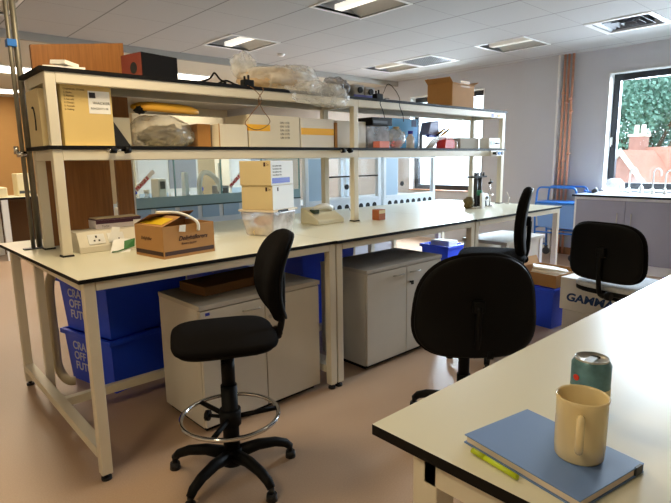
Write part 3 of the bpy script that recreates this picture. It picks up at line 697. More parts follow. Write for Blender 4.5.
B().box(-.10,-.05,0,.02,.05,.006).box(-.10,.03,.006,-.08,.05,.13).build('stand', greyp, t)
t = thing('red_tub', (3.36, .66, ZM), 'red open sharps tub with a clear lid on the middle shelf', 'tub')
B().hexa([(-.075,-.05,0),(.075,-.05,0),(.075,.05,0),(-.075,.05,0),(-.065,-.05,.075),(.065,-.05,.075),(.065,.05,.075),(-.065,.05,.075)]).build('body', redp, t, bev=.004); B().box(-.05,-.04,.076,.05,.04,.10).build('lid', film('lid_film', (244, 160, 130), .6), t)
t = thing('pill_bottle', (3.485, .64, ZM), 'small white capped bottle between the red tub and grey carton', 'bottle')
B().lathe([(0,0),(.02,0),(.02,.04),(.014,.045),(.014,.048),(.018,.048),(.018,.062),(0,.062)]).build('body', whitep, t)
c = carton('grey_carton', (3.68, .72, ZM), .30, .2, .095, 'long grey-beige carton near the right end of the middle shelf', M('greige_card', (178, 170, 156), .8)); B().box(.152,-.09,.01,.1512,.09,.085).build('end_label', paper, c)
t = thing('clamp_meter', (4.03, .62, ZM), 'white and blue mains device with switches at the right end of the middle shelf', 'device')
B().box(-.10,-.05,0,.09,.06,.10).build('body', whitep, t, bev=.006); B().box(-.07,-.053,.035,-.01,-.0505,.075).build('screen', lightb, t)
for k in range(3): B().cyl((.02+.022*k,-.05,.05),(.02+.022*k,-.062,.05),.008).build('knob', dgrey, t)
t = thing('gas_outlet', (4.02, .555, ZM-.05), 'white gas outlet valves on the shelf rail at the right post', 'valve')
B().box(-.09,-.01,-.02,.09,.012,.03).build('plate', whitep, t)
for k in range(3): B().cyl((-.05+.05*k,-.01,.005),(-.05+.05*k,-.04,.005),.011).cyl((-.05+.05*k,-.04,.005),(-.05+.05*k,-.05,.005),.017).build('knob', [dgrey, bluet, dgrey][k], t)
for x, m, lb in ((4.0, purple, 'small purple and white sticker on the upper shelf rail'), (4.11, yellowt, 'small yellow and white sticker on the upper shelf rail')):
    t = thing('warning_sticker', (x, .5845, ZT-.052), lb, 'sticker')
    B().box(-.032,-.0012,-.022,.032,0,.022).build('backing', paper, t); B().box(-.02,-.0022,-.012,.02,-.0014,.014).build('symbol', m, t)

# ------------------------------------------------------------------ things on the bench
t = thing('socket_trunking', (.42, .72, ZB), 'long cream socket box with two switched outlets on the left bench', 'sockets')
B().prism([(-.09, 0), (.10, 0), (.10, .105), (-.045, .105), (-.09, .03)], 'X', -.19, .25).build('casing', steel, t, bev=.003)
for x in (-.10, .0):
    f = B().box(-.042,-.003,-.028,.042,.003,.028).build('socket_plate', whitep, t, loc=(x, -.0715, .066), rot=(-.55, 0, 0), bev=.002)
    B().box(-.004,-.005,.006,.004,-.0032,.018).box(-.016,-.005,-.014,-.008,-.0032,-.006).box(.008,-.005,-.014,.016,-.0032,-.006).build('socket_holes', darkv, f)
t = thing('paper_parcel', (.47, .80, ZB+.1055), 'flat carton with purple print, resting on the socket box below the wooden panel', 'box', rz=.05)
B().box(-.12,-.055,.0,.13,.05,.045).build('body', M('lilac_white_card', (214, 204, 206), .6), t, bev=.002); B().box(-.121,-.056,.046,.131,.051,.052).build('lid', M('plum_card', (82, 44, 66), .6), t); B().box(-.1195,-.0562,.026,.129,-.0555,.0455).build('print_band', M('plum_print', (70, 36, 56), .6), t)
B().box(-.115,-.050,.0525,.125,.045,.057).build('kraft_sheet', cardp, t)
text('Torke', .016, inkgry, t, (-.09, -.0562, .008), FR); B().box(.085,-.058,.0,.128,-.0566,.036).build('label', paper, t)
t = thing('leaf_print_paper', (.415, .585, ZB+.0), 'crumpled white paper with a green leaf print leaning on the socket box', 'paper')
B().hexa([(-.07,-.05,0),(.03,-.06,0),(.055,.0,.055),(-.02,.03,.06),(-.068,-.048,.003),(.032,-.058,.003),(.057,.002,.058),(-.018,.032,.063)]).hexa([(-.045,.025,.055),(.0,.02,.055),(.02,.03,.12),(-.02,.035,.125),(-.045,.028,.055),(.0,.023,.055),(.02,.033,.12),(-.02,.038,.125)]).build('sheet', paper, t)
B().hexa([(.0,-.052,.012),(.06,-.040,.020),(.075,-.015,.060),(.02,-.012,.050),(.0,-.056,.014),(.06,-.044,.022),(.075,-.019,.062),(.02,-.016,.052)]).build('leaf', green, t)
B().tube([(.0,-.05,.014),(-.03,-.055,.008),(-.06,-.05,.006)], .003, 6).build('stem', green, t)
t = open_carton('brown_carton', (.595, .305, ZB), .295, .25, .155, 'opened brown cardboard box with dark script lettering on the left bench', card, cardd, rz=.14, flaps=())
B().hexa([(-.1475,-.125,.155),(-.144,-.125,.155),(-.144,.125,.155),(-.1475,.125,.155),(-.04,-.115,.195),(-.04,-.115,.192),(-.04,.115,.192),(-.04,.115,.195)]).build('flap', card, t)
B().hexa([(-.1475,.121,.155),(.1475,.121,.155),(.1475,.125,.155),(-.1475,.125,.155),(-.13,.0,.205),(.12,.0,.205),(.12,.004,.208),(-.13,.004,.208)]).build('flap', cardd, t)
B().hexa([(-.135,-.10,.1605),(-.07,-.10,.1845),(-.07,.09,.1845),(-.135,.09,.1605),(-.135,-.10,.163),(-.07,-.10,.187),(-.07,.09,.187),(-.135,.09,.163)]).build('tape', M('mustard_tape', (214, 176, 24), .5), t)
B().hexa([(-.06,-.1285,.125),(-.025,-.1285,.120),(-.025,-.126,.120),(-.06,-.126,.125),(-.055,-.1285,.155),(-.02,-.1285,.155),(-.02,-.126,.153),(-.055,-.126,.153)]).build('tape_end', paper, t)
B().tube(spline([(.05,-.129,.12),(.045,-.125,.165),(.0,-.05,.205),(-.10,.0,.215)],6), .008, 6).build('tape_strip', paper, t)
B().box(-.142, -.1258, .014, .142, -.1252, .034).build('print_band', brownt, t); B().box(-.1483, -.12, .014, -.1477, .12, .034).build('print_band', brownt, t)
text('Delightflorers', .030, brownt, t, (-.065, -.1262, .080), FR, shear=.35, bold=.0006); text('flowers by post', .014, brownt, t, (-.05, -.1262, .060), FR, shear=.3)
text('Delightflor', .022, brownt, t, (-.1486, .07, .085), FL, shear=.35)

stack = (1.325, .52)
tb = thing('clear_tub', (stack[0], stack[1], ZB), 'frosted lidded tub holding pink and cream packs at the bottom of the box stack', 'tub', rz=-1.22)
B().hexa([(-.10,-.11,0),(.10,-.11,0),(.10,.11,0),(-.10,.11,0),(-.125,-.13,.150),(.125,-.13,.150),(.125,.13,.150),(-.125,.13,.150)]).build('body', tubf, tb, bev=.012)
B().box(-.132,-.137,.150,.132,.137,.162).build('lid', M('cream_lid', (222, 206, 180), .4), tb, bev=.003)
B().box(-.085,-.10,.006,.02,-.03,.045).build('cream_pack', cardp, tb); B().blob(-.03,-.02,.085,.05,.07,.028,.3,3,5,sub=3).build('pink_wipes', M('salmon_cloth', (214, 140, 124), .8), tb)
B().box(.1325,-.09,.15,.1345,.02,.162).build('latch', blackp, tb)
def supply2(z, W, D, H, label, off, blue):
    t = thing('supply_box', (stack[0]+off, stack[1], z), label, 'box', rz=-1.22)
    B().box(-W/2,-D/2,0,W/2,D/2,H).build('body', cardp, t, bev=.003)
    B().box(W/2, -D/2+.001, .001, W/2+.0008, D/2-.001, H-.001).build('white_end', paper, t)
    B().box(W/2-.05, -D/2-.0009, H-.034, W/2-.036, -D/2-.0002, H-.010).build('print_mark', brownt, t); text('2x', .018, brownt, t, (W/2-.03, -D/2-.0006, H-.028), FR)
    if blue:
        B().box(W/2+.0009, -D/2+.01, .012, W/2+.0018, D/2-.04, .045).build('blue_band', inkblu, t)
        for k in range(4): text('borosilicate tube', .014, inkgry, t, (W/2+.0012, -D/2+.02, H-.035-.018*k), (PI/2, 0, PI/2))
    else:
        B().box(W/2+.0009, -D/2+.05, H-.035, W/2+.0016, -D/2+.064, H-.012).build('print_mark', brownt, t)
    return t
supply2(ZB+.1625, .23, .235, .147, 'cream and white supply box in the middle of the box stack', 0, False)
supply2(ZB+.1625+.1475, .23, .245, .147, 'cream and white supply box with blue band on top of the stack', -.004, True)
t = thing('bench_telephone', (1.945, .72, ZB), 'cream sloped desk telephone with dark-rimmed handset near the centre post', 'telephone')
t.scale = (.98, 1.1, 1.55)
B().prism([(-.09,0),(.09,0),(.09,.07),(.06,.075),(-.09,.02)], 'X', -.13, .13).build('base', M('ivory_plastic', (222, 214, 186), .45), t, bev=.004)
B().tube(spline([(-.09,-.0,.065),(-.03,-.01,.078),(.04,-.01,.078),(.10,-.0,.064)],6), .013, 10).build('handset', whitep, t); B().box(-.105,-.03,.048,-.06,.02,.066).build('display', M('green_display', (40, 62, 44), .3), t)
c = carton('brown_cube', (2.35, .53, ZB), .075, .07, .08, 'small orange-brown printed box standing alone mid bench', M('rust_card', (160, 86, 40), .7)); B().box(-.034,-.0362,.05,.034,-.0354,.075).build('label', cardp, c)
for z_ in (0,): 
    t = thing('stirrer_wire', (2.22, .66, ZB), 'thin black rod leaning right of the centre post', 'rod')
    B().cyl((0,0,.004),(-.05,.02,.11),.003,seg=6).build('shaft', dgrey, t)
# burette / stand apparatus
t = thing('burette_stand', (3.66, .50, ZB), 'dark multi-rod stand with flasks and clamps near the right shelf post', 'apparatus')
t.scale = (1.15, 1.15, 1.18)
B().box(-.10,-.05,0,.02,.06,.012).build('base', whitep, t, bev=.003)
for k, (x, y_) in enumerate([(-.03,.0),(.0,.03),(.03,.0),(.055,.03)]): B().cyl((x,y_,.012 if k < 2 else .0),(x,y_,.27-.01*k),.011).build('rod', [dgrey, blackp][k%2], t)
B().box(-.09,-.02,.235,.09,.05,.247).build('top_plate', blackp, t)
for x in (-.05,-.01,.03,.07): B().cyl((x,.0,.247),(x,.0,.275),.008).build('thumbscrew', dgrey, t)
B().cyl((-.03,-.03,.10),(-.03,-.03,.14),.022).build('green_clamp', M('green_plastic', (30, 130, 100), .5), t)
B().blob(-.10,.02,.045,.05,.035,.045,.4,3,51,sub=3,floor=.0).build('cable_tangle', M('olive_cable', (110, 96, 54), .6, noise_amt=.6, nscale=50), t)
B().blob(.05,-.01,.03,.035,.03,.03,.4,3,52,sub=3,floor=.0).build('black_flask', blackp, t)
B().hexa([(-.05,-.07,0),(0,-.07,0),(0,-.05,0),(-.05,-.05,0),(-.045,-.06,.12),(-.005,-.06,.12),(-.005,-.045,.12),(-.045,-.045,.12)]).build('white_flask', whitep, t)
t = thing('dispenser_unit', (3.92, .62, ZB), 'small white tabletop device with a dark button beside the burette stand', 'device')
B().prism([(-.06,0),(.06,0),(.06,.11),(-.02,.115),(-.06,.06)], 'X', -.06, .06).build('casing', whitep, t, bev=.005); B().cyl((.01,-.05,.075),(.01,-.062,.083),.014).build('button', dgrey, t)
t = thing('retort_rod', (3.86, .50, ZB), 'dark retort rod with a boss clamp right of the burette stand', 'retort rod')
B().cyl((0,0,0),(0,0,.01),.03).cyl((0,0,.01),(0,0,.26),.005).build('rod', chrome, t); B().cyl((-.02,0,.22),(.03,0,.23),.011).build('boss', blackp, t); B().cyl((-.01,0,.10),(.035,-.01,.11),.010).build('clip', whitep, t)
t = thing('glass_slide_rack', (4.20, .50, ZB), 'little white angled clip right of the right shelf post', 'clip')
B().box(-.02,-.02,0,.02,.02,.01).cyl((0,0,.01),(.02,0,.06),.005).cyl((.02,0,.06),(-.03,0,.12),.004).build('arm', whitep, t)

# ------------------------------------------------------------------ second bench behind, with ventilated enclosures
t = thing('rear_bench', (2.7, 1.95, 0), 'pale bench standing directly behind the long shelving bench', 'bench')
B().box(-1.95,-.42,.80,1.9,.42,.825,1,top=0).build('worktop', [M('white_worktop', (220, 222, 222), .3), edge], t)
for x in (-1.93, -.65, .65, 1.87):
    for y in (-.38, .38): B().box(x-.025,y-.025,.0,x+.025,y+.025,.80).build('leg', steel, t)
B().box(-1.9,-.40,.75,1.85,-.36,.80).build('rail', steel, t)
B().box(-1.9,.385,.03,1.845,.40,.799).build('back_panel', M('lilac_white_panel', (190, 192, 202), .6), t)
def enclosure(x0, x1, label, panel=0., mat_side=lightb, holes=7, glassm=glass, hz=.885, port=None, bar=None):
    t = thing('ventilated_enclosure', (x0, 1.6, .8255), label, 'enclosure'); W = x1-x0; H = .575
    b = B().box(0, 0, 0, W, .62, .115).build('base_plenum', hoodw, t, bev=.004)
    for k in range(holes):
        xx = W-.10-k*.10
        if xx > .04: B().cyl((xx,-.0012,.06),(xx,.004,.06),.031,seg=20).build('vent_hole', darkv, b)
    f = B()
    f.box(0,0,.115,.045,.045,H); f.box(W-.045,0,.115,W,.045,H); f.box(0,.575,.115,.045,.62,H); f.box(W-.045,.575,.115,W,.62,H); f.box(.045,0,H-.035,W-.045,.03,H); f.box(.045,.0,.115,W-.045,.03,.15)
    f.box(0,.045,H-.035,.03,.575,H); f.box(W-.03,.045,H-.035,W,.575,H)
    f.build('frame', hoodw, t, bev=.004)
    if panel: B().box(.045,.006,.15,.045+panel,.024,H-.035).build('side_panel', mat_side, t)
    B().box(.046+panel,.012,.15,W-.046,.018,H-.036).build('sash_glass', glassm, t)
    B().box(.012,.05,.116,.018,.574,H-.036).build('end_glass', glassm, t)
    if port: B().cyl((port,-.006,.265),(port,.005,.265),.026,seg=20).build('port', darkv, t)
    if bar: B().box(.05+panel,-.006,bar,W-.05,.011,bar+.014).build('sash_handle', blackp, t)
    return t
enclosure(3.57, 4.47, 'white glass-fronted enclosure with a row of dark holes, nearest the windows', panel=.19, port=.30, holes=8)
enclosure(2.50, 3.53, 'white glass-fronted enclosure with dark holes, seen either side of the centre post', panel=.18, bar=.36, port=.53)
# teal glazed cabinet at the left
t = thing('glazed_cabinet', (.82, 1.6, .8255), 'long teal-edged glass cabinet with red striped tape behind the left bench', 'glass cabinet')
W = 1.62
B().box(0,0,0,W,.62,.10).build('base', hoodw, t)
for k in range(8): B().box(.05+.19*k,-.004,.095,.20+.19*k,0,.19).build('drawer_front', lightb, t)
B().box(0,.0,.10,W,.02,.19).build('front_panel', hoodw, t)
B().box(0,-.006,.19,W,.03,.20).build('sash_rail', M('dark_teal', (44, 70, 72), .4), t)
B().box(0,.0,.20,W,.012,.275).build('lower_band', M('teal_band', (150, 182, 190), .3), t)
for x0, x1 in ((0, .40), (.41, .80), (.81, 1.20), (1.21, 1.62)): B().box(x0+.004,.004,.275,x1-.004,.010,.56).build('glass_pane', tealglass, t)
for x in (.0, .403, .803, 1.203, 1.612): B().box(x,.0,.275,x+.008,.014,.56).build('glass_edge', teal, t)
B().box(0,-.002,.56,W,.03,.575).build('top_rail', teal, t)
B().box(0,.60,.10,W,.62,.20).build('rear_upstand', hoodw, t)
for x, z in ((.17, .40), (.95, .39)):
    s_ = B().box(-.10,-.0015,-.016,.10,0,.016).build('warning_tape', paper, t, loc=(x, -.0005, z), rot=(0, -.75, 0))
    text('FRAGILE', .034, redt, s_, (-.09,-.0022,-.012), FR, bold=.0016)
# instruments in the glazed cabinet
for x, lb, k in ((1.02, 'squat white balance at the left inside the teal glass cabinet', 0), (1.62, 'white instrument with a curved arm inside the teal glass cabinet', 1), (2.05, 'low white balance at the right inside the teal glass cabinet', 2)):
    t = thing('laboratory_balance', (x, 1.86, .9265), lb, 'balance')
    B().box(-.13,-.12,0,.13,.14,.09).build('body', whitep, t, bev=.012); B().box(-.09,-.124,.03,.02,-.1205,.065).build('display', greyp, t)
    if k == 1:
        B().tube(spline([(-.02,.05,.09),(-.03,.05,.22),(0,.05,.33),(.07,.04,.33),(.12,0,.26),(.13,-.02,.18)],6), .022, 12).build('arm', whitep, t)
        B().box(-.20,-.03,.09,-.17,.03,.35).cyl((.17,.05,.0),(.17,.05,.42),.012).build('column', hoodw, t)
    else: B().cyl((0,.02,.09),(0,.02,.10),.07,.07,24).build('pan', brushed, t)

for x, y, w_, h, m, lb in ((1.25, 1.95, .07, .30, whitep, 'slim white column instrument between the two balances in the glass cabinet'), (1.845, 2.0, .09, .22, greyp, 'grey upright box instrument right of the curved arm in the glass cabinet'),
                        (2.28, 1.85, .16, .26, whitep, 'white boxy instrument at the right end of the glass cabinet')):
    t = thing('bench_instrument', (x, y, .9265), lb, 'instrument')
    B().box(-w_/2,-.07,0,w_/2,.08,h).build('casing', m, t, bev=.008); B().box(-w_/2+.015,-.073,h-.08,w_/2-.015,-.0705,h-.02).build('screen', dgrey, t)
for k in range(6):
    t = thing('glass_reagent_bottle', (.98+.105*k if k < 4 else 1.42+.13*(k-3), 2.06, .9265), ['first clear glass bottle with white cap in the glass cabinet, nearest the wooden panel', 'second clear glass bottle from the wooden panel in the glass cabinet', 'third clear glass bottle from the wooden panel in the glass cabinet', 'fourth clear glass bottle from the wooden panel in the glass cabinet', 'clear glass bottle left of the curved arm in the glass cabinet', 'clear glass bottle right behind the curved arm in the glass cabinet'][k], 'bottle')
    B().lathe([(0,0),(.04,0),(.04,.12),(.018,.16),(.018,.18),(0,.18)]).build('body', film('frosted_glass', (214, 226, 230), .6), t); B().cyl((0,0,.18),(0,0,.21),.024).build('cap', [whitep, bluep][k%2], t)
for x, y, w_, h, lb in ((2.6, 4.9, .9, 1.5, 'cream storage unit in the far room seen through the left of the glass cabinet'), (4.2, 5.3, .8, 1.45, 'cream storage unit in the far room seen through the right of the glass cabinet')):
    t = thing('storage_unit', (x, y, 0), lb, 'cupboard')
    B().box(-w_/2,-.2,0,w_/2,.25,h).build('body', M('pale_unit', (226, 224, 214), .6), t, bev=.004)
    for q in range(2):
        for z_ in range(3): B().box(-w_/2+.03+q*(w_/2-.02),-.205,.1+z_*.45,-.02+q*(w_/2-.01),-.201,.5+z_*.45).build('door_panel', [greyp, M('unit_blue', (176, 196, 208), .5), whitep][(z_+q)%3], t)

# ------------------------------------------------------------------ far room furniture
t = thing('far_table', (.95, 6.75, 0), 'white-legged table with instruments against the far brown wall', 'table')
B().box(-1.3,-.35,.87,.95,.35,.90,1,top=0).build('tabletop', [laminate, edge], t)
for x in (-.25, -.02, .9):
    for y in (-.32, .32): B().box(x-.04,y-.03,0,x+.04,y+.03,.87).build('leg', whitep, t)
B().box(-1.25,.33,.0,.9,.34,.86).build('back_board', M('dark_brown_board', (96, 66, 34), .8), t)
t = thing('flat_scanner', (.75, 6.7, .90), 'cream flat-bed machine on the far table at the left', 'machine'); B().box(-.3,-.2,0,.25,.2,.14).build('body', M('beige_machine', (214, 200, 160), .6), t, bev=.01); B().box(-.2,-.205,.03,-.02,-.2005,.06).build('slot', dgrey, t)
t = thing('tall_machine', (1.25, 6.75, .90), 'taller cream box-shaped machine on the far table beside the conduit', 'machine'); B().box(-.10,-.15,0,.12,.15,.33).build('body', M('beige_machine', (214, 200, 160), .6), t, bev=.01); B().box(-.08,-.153,.04,.08,-.1505,.08).build('slot', dgrey, t)
t = thing('reagent_shelf', (1.05, 3.2, 0), 'narrow white rack with a red-labelled bottle behind the left posts', 'rack')
B().box(-.10,-.1,0,.10,.1,.86).build('cupboard', steel, t, bev=.004)
t = thing('red_label_bottle', (1.02, 3.17, .86), 'white bottle with a red label standing on the narrow white rack', 'bottle')
B().lathe([(0,0),(.05,0),(.05,.26),(.03,.30),(.03,.34),(0,.34)]).build('body', whitep, t); B().lathe([(.0505,.12),(.0512,.12),(.0512,.21),(.0505,.21)]).build('label', redp, t)
t = thing('far_cupboard', (4.6, 8.9, 0), 'tall cream cupboard deep in the far room behind the pale cartons', 'cupboard')
B().box(-.9,-.3,0,1.2,.4,2.35).build('body', M('far_cupboard_cream', (186, 174, 146), .7), t, bev=.01)
for x in (-.85,.17): B().box(x,-.32,.1,x+.98,-.302,2.25).build('door', M('far_cupboard_cream', (186, 174, 146), .7), t)

# ------------------------------------------------------------------ blue crates
def crate(loc, rz, L, W, H, label, lines=(), lid=False, name='plastic_crate'):
    t = thing(name, loc, label, 'crate', rz)
    a, c = .02, .004; l0, w0, l1, w1 = L/2-a, W/2-a, L/2, W/2
    b = B()
    for s_ in (-1, 1):
        b.hexa([(s_*l0,-w0,0),(s_*(l0-c),-w0,0),(s_*(l0-c),w0,0),(s_*l0,w0,0),(s_*l1,-w1,H),(s_*(l1-c),-w1,H),(s_*(l1-c),w1,H),(s_*l1,w1,H)])
        b.hexa([(-l0,s_*w0,0),(l0,s_*w0,0),(l0,s_*(w0-c),0),(-l0,s_*(w0-c),0),(-l1,s_*w1,H),(l1,s_*w1,H),(l1,s_*(w1-c),H),(-l1,s_*(w1-c),H)])
    b.box(-l0,-w0,0,l0,w0,.005)
    b.build('walls', bluep, t)
    r = B(); e = .018
    r.box(-l1-e,-w1-e,H-.03,l1+e,-w1+.002,H); r.box(-l1-e,w1-.002,H-.03,l1+e,w1+e,H); r.box(-l1-e,-w1,H-.03,-l1+.002,w1,H); r.box(l1-.002,-w1,H-.03,l1+e,w1,H)
    r.build('rim', bluep, t, bev=.004)
    if lid: B().box(-l1-e,-w1-e,H,l1+e,w1+e,H+.012).build('lid', bluep, t, bev=.003)
    tilt = math.atan2(a, H)
    for k, s_ in enumerate(lines):
        z = H-.12-.068*k; text(s_, .072, M('white_lettering', (200, 208, 235), .5), t, (-(l0+a*z/H)-.003, W*.34, z), (PI/2+tilt*0, 0, -PI/2), bold=.0015)
    return t
crx, cry, crz = .625, 1.150, .24
u = Vector((math.cos(crz), math.sin(crz)))
crate((crx, cry, 0), crz, .58, .50, .335, 'lower blue crate with white lettering under the left end of the bench', ('CRA', 'OFF', 'FUTURE'))
up = crate((crx, cry, .336), crz, .58, .50, .335, 'upper blue crate with white lettering under the left end of the bench', ('CRA', 'OFF', 'FUTURE'), lid=True)
B().box(-.001,-.02,-.012,0,.02,.012).build('label', paper, up, loc=(-.292, -.13, .26))
B().box(-.03,-.001,-.008,.03,0,.008).build('yellow_label', lime, up, loc=(.20, -.252, .30))
crate((2.16, 1.10, 0), .0, .56, .42, .365, 'lower blue crate standing behind the centre bench legs', (), name='plastic_crate')
crate((2.16, 1.10, .366), .0, .56, .42, .365, 'upper blue crate standing behind the centre bench legs', (), lid=True)
crate((1.205, 1.0, 0), .0, .25, .44, .335, 'lower blue crate hidden behind the left cabinet', ())
crate((1.205, 1.0, .336), .0, .25, .44, .30, 'upper blue crate peeping over the left cabinet', (), lid=True)
t = thing('flat_carton', (.95, .33, .67), 'flat brown cardboard lying on the left cabinet under the bench', 'box', rz=.1)
B().box(-.28,-.11,.001,.25,.13,.05).build('body', cardd, t, bev=.003)
cr2 = crate((3.98, 1.12, .0), 0, .28, .34, .46, 'tall blue crate with papers under the right bench', ())
B().box(-.10,-.12,.30,.08,.1,.50).build('papers', paper, cr2, rot=(0,.05,.1))

# ------------------------------------------------------------------ under-bench cabinets
def cupboard(loc, rz, W, D, H, label, key=False):
    t = thing('two_door_cabinet', loc, label, 'cabinet', rz)
    B().box(0,.02,.03,W,D,H-.025).box(.02,.04,0,W-.02,D-.02,.03,1).build('body', [cabw, edge], t, bev=.002)
    B().box(-.004,-.004,H-.025,W+.004,D,H).build('top', cabt, t, bev=.003)
    for s_ in (0, 1):
        x0, x1 = (.003, W/2-.003) if s_ == 0 else (W/2+.003, W-.003)
        d = B().box(x0,0,.035,x1,.0185,H-.03).build('door', cabw, t, bev=.002)
        hx = x1-.135 if s_ == 0 else x0+.03
        B().tube(spline([(hx,0,H-.075),(hx+.01,-.02,H-.072),(hx+.05,-.024,H-.07),(hx+.09,-.02,H-.072),(hx+.10,0,H-.075)],5), .0045, 8).build('handle', brushed, d)
    B().cyl((W/2+.03,0,H-.14),(W/2+.03,-.006,H-.14),.010).build('lock', brushed, t)
    if key: B().cyl((W/2+.03,-.006,H-.14),(W/2+.03,-.022,H-.14),.006).box(W/2+.02,-.03,H-.155,W/2+.04,-.022,H-.13).build('key', blackp, t)
    else: B().box(.03,-.001,H-.055,.055,-.0002,H-.04).build('small_label', inkblu, t)
    return t
cupboard((.572,.050,0), .02, .77, .44, .67, 'left white two-door cabinet under the bench, right behind the tall stool chair')
cupboard((1.722,.045,0), .01, .78, .44, .67, 'right white two-door cabinet under the bench, left of the near chair back', key=True)
cc = thing('low_white_desk', (3.80, .33, 0), 'low white desk standing under the right end of the bench', 'desk')
B().box(-.28,-.22,.60,.42,.24,.63).build('desktop', cabw, cc, bev=.003)
for x in (-.24,.38):
    for y in (-.18,.20): B().box(x-.025,y-.025,0,x+.025,y+.025,.60).build('leg', whitep, cc)
B().box(-.215,.19,.25,.355,.21,.60).build('modesty_panel', cabw, cc); B().box(-.215,-.20,.12,.355,-.185,.60).build('front_panel', cabw, cc)

# ------------------------------------------------------------------ chairs (local +X is the way the chair faces)
def chair(loc, ang, seatz, backz, label, ring=None, seatm=blackf, bw=.43, bh=.38, boff=.215, taper=.07, lean=.06, vc=.6, sn=4., sw=.46, spin=0., n=2.9):
    t = thing('draughtsman_chair', (loc[0], loc[1], 0), label, 'chair', ang)
    B().pad(sw, .43, .036, n=sn, puff=.008, to=lambda u, v, w_: (v+.01, u, seatz-.048+w_)).build('seat', [seatm], t)
    B().pad(sw-(.03 if seatm is blackf else .0), .40 if seatm is blackf else .43, .02 if seatm is blackf else .042, n=sn, puff=0, to=lambda u, v, w_: (v+.01, u, seatz-(.060 if seatm is blackf else .075)+w_)).build('seat_shell', blackp, t)
    def tb_(u, v, w_): return (-boff-.0+w_-lean*v-vc*v*v, u, backz+v)
    B().pad(bw, bh, .045, n=n, taper=taper, nl=n+.8, curve=.45, puff=.01, to=tb_).build('backrest', blackf, t)
    B().pad(bw*.96, bh*.96, .02, n=n, taper=taper, nl=n+.8, curve=.45, puff=0, to=lambda u, v, w_: tb_(u, v, w_-.012)).build('backrest_shell', blackp, t)
    B().tube(spline([(-.10,0,seatz-.085),(-.17,0,seatz-.085),(-boff-.0,0,seatz-.06),(-boff-.022,0,seatz+.0),(-boff-.028,0,backz-.12),(-boff-.03,0,backz-.0)],6), .015, 8).build('back_bar', blackp, t)
    B().box(-boff-.04,-.028,backz-.03,-boff-.005,.028,backz+.03).build('back_bracket', blackp, t, bev=.008)
    k = B().cyl((-boff-.01,-.0,seatz-.06),(-boff-.01,-.045,seatz-.06),.012).cyl((-boff-.01,-.045,seatz-.06),(-boff-.01,-.075,seatz-.06),.026,seg=10)
    k.build('knob', blackp, t)
    B().box(-.13,-.06,seatz-.115,.09,.06,seatz-.081).build('mechanism', blackp, t, bev=.01)
    B().cyl((.02,.05,seatz-.10),(.03,.14,seatz-.10),.005).cyl((.03,.14,seatz-.10),(.03,.16,seatz-.10),.009).build('lever', blackp, t)
    B().cyl((0,0,seatz-.116),(0,0,seatz-.25),.029).cyl((0,0,seatz-.25),(0,0,.10),.035).build('column', blackp, t)
    B().cyl((0,0,.055),(0,0,.12),.05,.042).build('hub', blackp, t)
    for q in range(5):
        a = spin+q*2*PI/5; ca, sa = math.cos(a), math.sin(a)
        pts = [(.03,.095),(.12,.105),(.20,.095),(.25,.075),(.272,.052)]
        l = B().tube([(r_*ca, r_*sa, z) for r_, z in pts], [.030,.025,.022,.020,.017], 10).build('base_leg', blackp, t)
        B().cyl((.272*ca,.272*sa,.0),(.272*ca,.272*sa,.03),.024,.021).cyl((.272*ca,.272*sa,.03),(.272*ca,.272*sa,.055),.011).build('glide', rubber, l)
    if ring:
        rg = B().tube([(.208*math.cos(a), .208*math.sin(a), ring) for a in [k_*2*PI/48 for k_ in range(48)]], .0095, 10, closed=True).build('foot_ring', chrome, t)
        sb = B().cyl((0,0,ring-.04),(0,0,ring+.03),.046)
        for q in range(3):
            a = 1.1+q*2*PI/3; sb.tube([(.03*math.cos(a),.03*math.sin(a),ring-.01),(.201*math.cos(a),.201*math.sin(a),ring-.004)], .011, 8)
        sb.build('ring_bracket', blackp, rg)
        B().cyl((.04,-.02,ring-.01),(.085,-.045,ring-.01),.008).cyl((.085,-.045,ring-.01),(.10,-.053,ring-.01),.024,seg=8).build('ring_knob', blackp, rg)
    return t
def spin_for(world, ang): return world-ang
def rad(d): return math.radians(d)
chair((.500,-.320), rad(155), .665, .885, 'black tall swivel chair with chrome foot ring in the left foreground', ring=.275, spin=rad(129)-rad(155), bh=.37, bw=.39, boff=.215, lean=.13, vc=1.6, sw=.445)
chair((1.645,-.73), rad(48), .50, .676, 'black swivel chair nearest the table, big rounded back towards the camera', spin=rad(108)-rad(48), bw=.59, bh=.515, taper=.10, n=2.5, sw=.48)
chair((2.50,-.37), rad(118), .75, .95, 'black swivel chair seen side-on at the right end of the bench', ring=.25, bh=.44, bw=.36, boff=.185, spin=.3, lean=.06, vc=.5, sw=.42)
chair((2.87,-1.045), rad(-10), .60, .795, 'black chair with pale patterned seat, rounded square back to the camera at right', ring=None, seatm=greyfab, bw=.465, bh=.36, n=3.6, taper=.04, boff=.23)

# ------------------------------------------------------------------ boxes at right
crate((3.60,-.22,0), math.radians(-6), .44, .40, .33, 'open blue crate on the floor behind the near chair, carrying a brown box', ())
t = open_carton('brown_tray_box', (3.60,-.22,.336), .40, .40, .10, 'open brown cardboard box of white papers sitting on the blue crate', card, cardd, rz=-.1, flaps=(('b', .5, .07),))
for k in range(5): B().box(-.12+.02*k,-.15,.02+.018*k,.16,.12,.035+.018*k).build('paper', paper, t, rot=(.04*k-.05,-.05+.03*k,.15*k))
c = carton('lower_white_carton', (3.52,-.70,0), .34, .44, .19, 'plain white carton on the floor underneath the printed carton', cardw, rz=-.05)
c = carton('printed_carton', (3.52,-.695,.191), .34, .48, .25, 'white carton with blue italic lettering stacked behind the patterned chair', cardw, rz=-.08)
text('GAMMA', .085, gamblu, c, (-.1712, .19, .075), FL, bold=.003, shear=.15, xs=1.15); B().box(-.1712,.0,.175,-.1703,.045,.235).build('orange_label', M('orange_label', (226, 150, 20), .5), c)

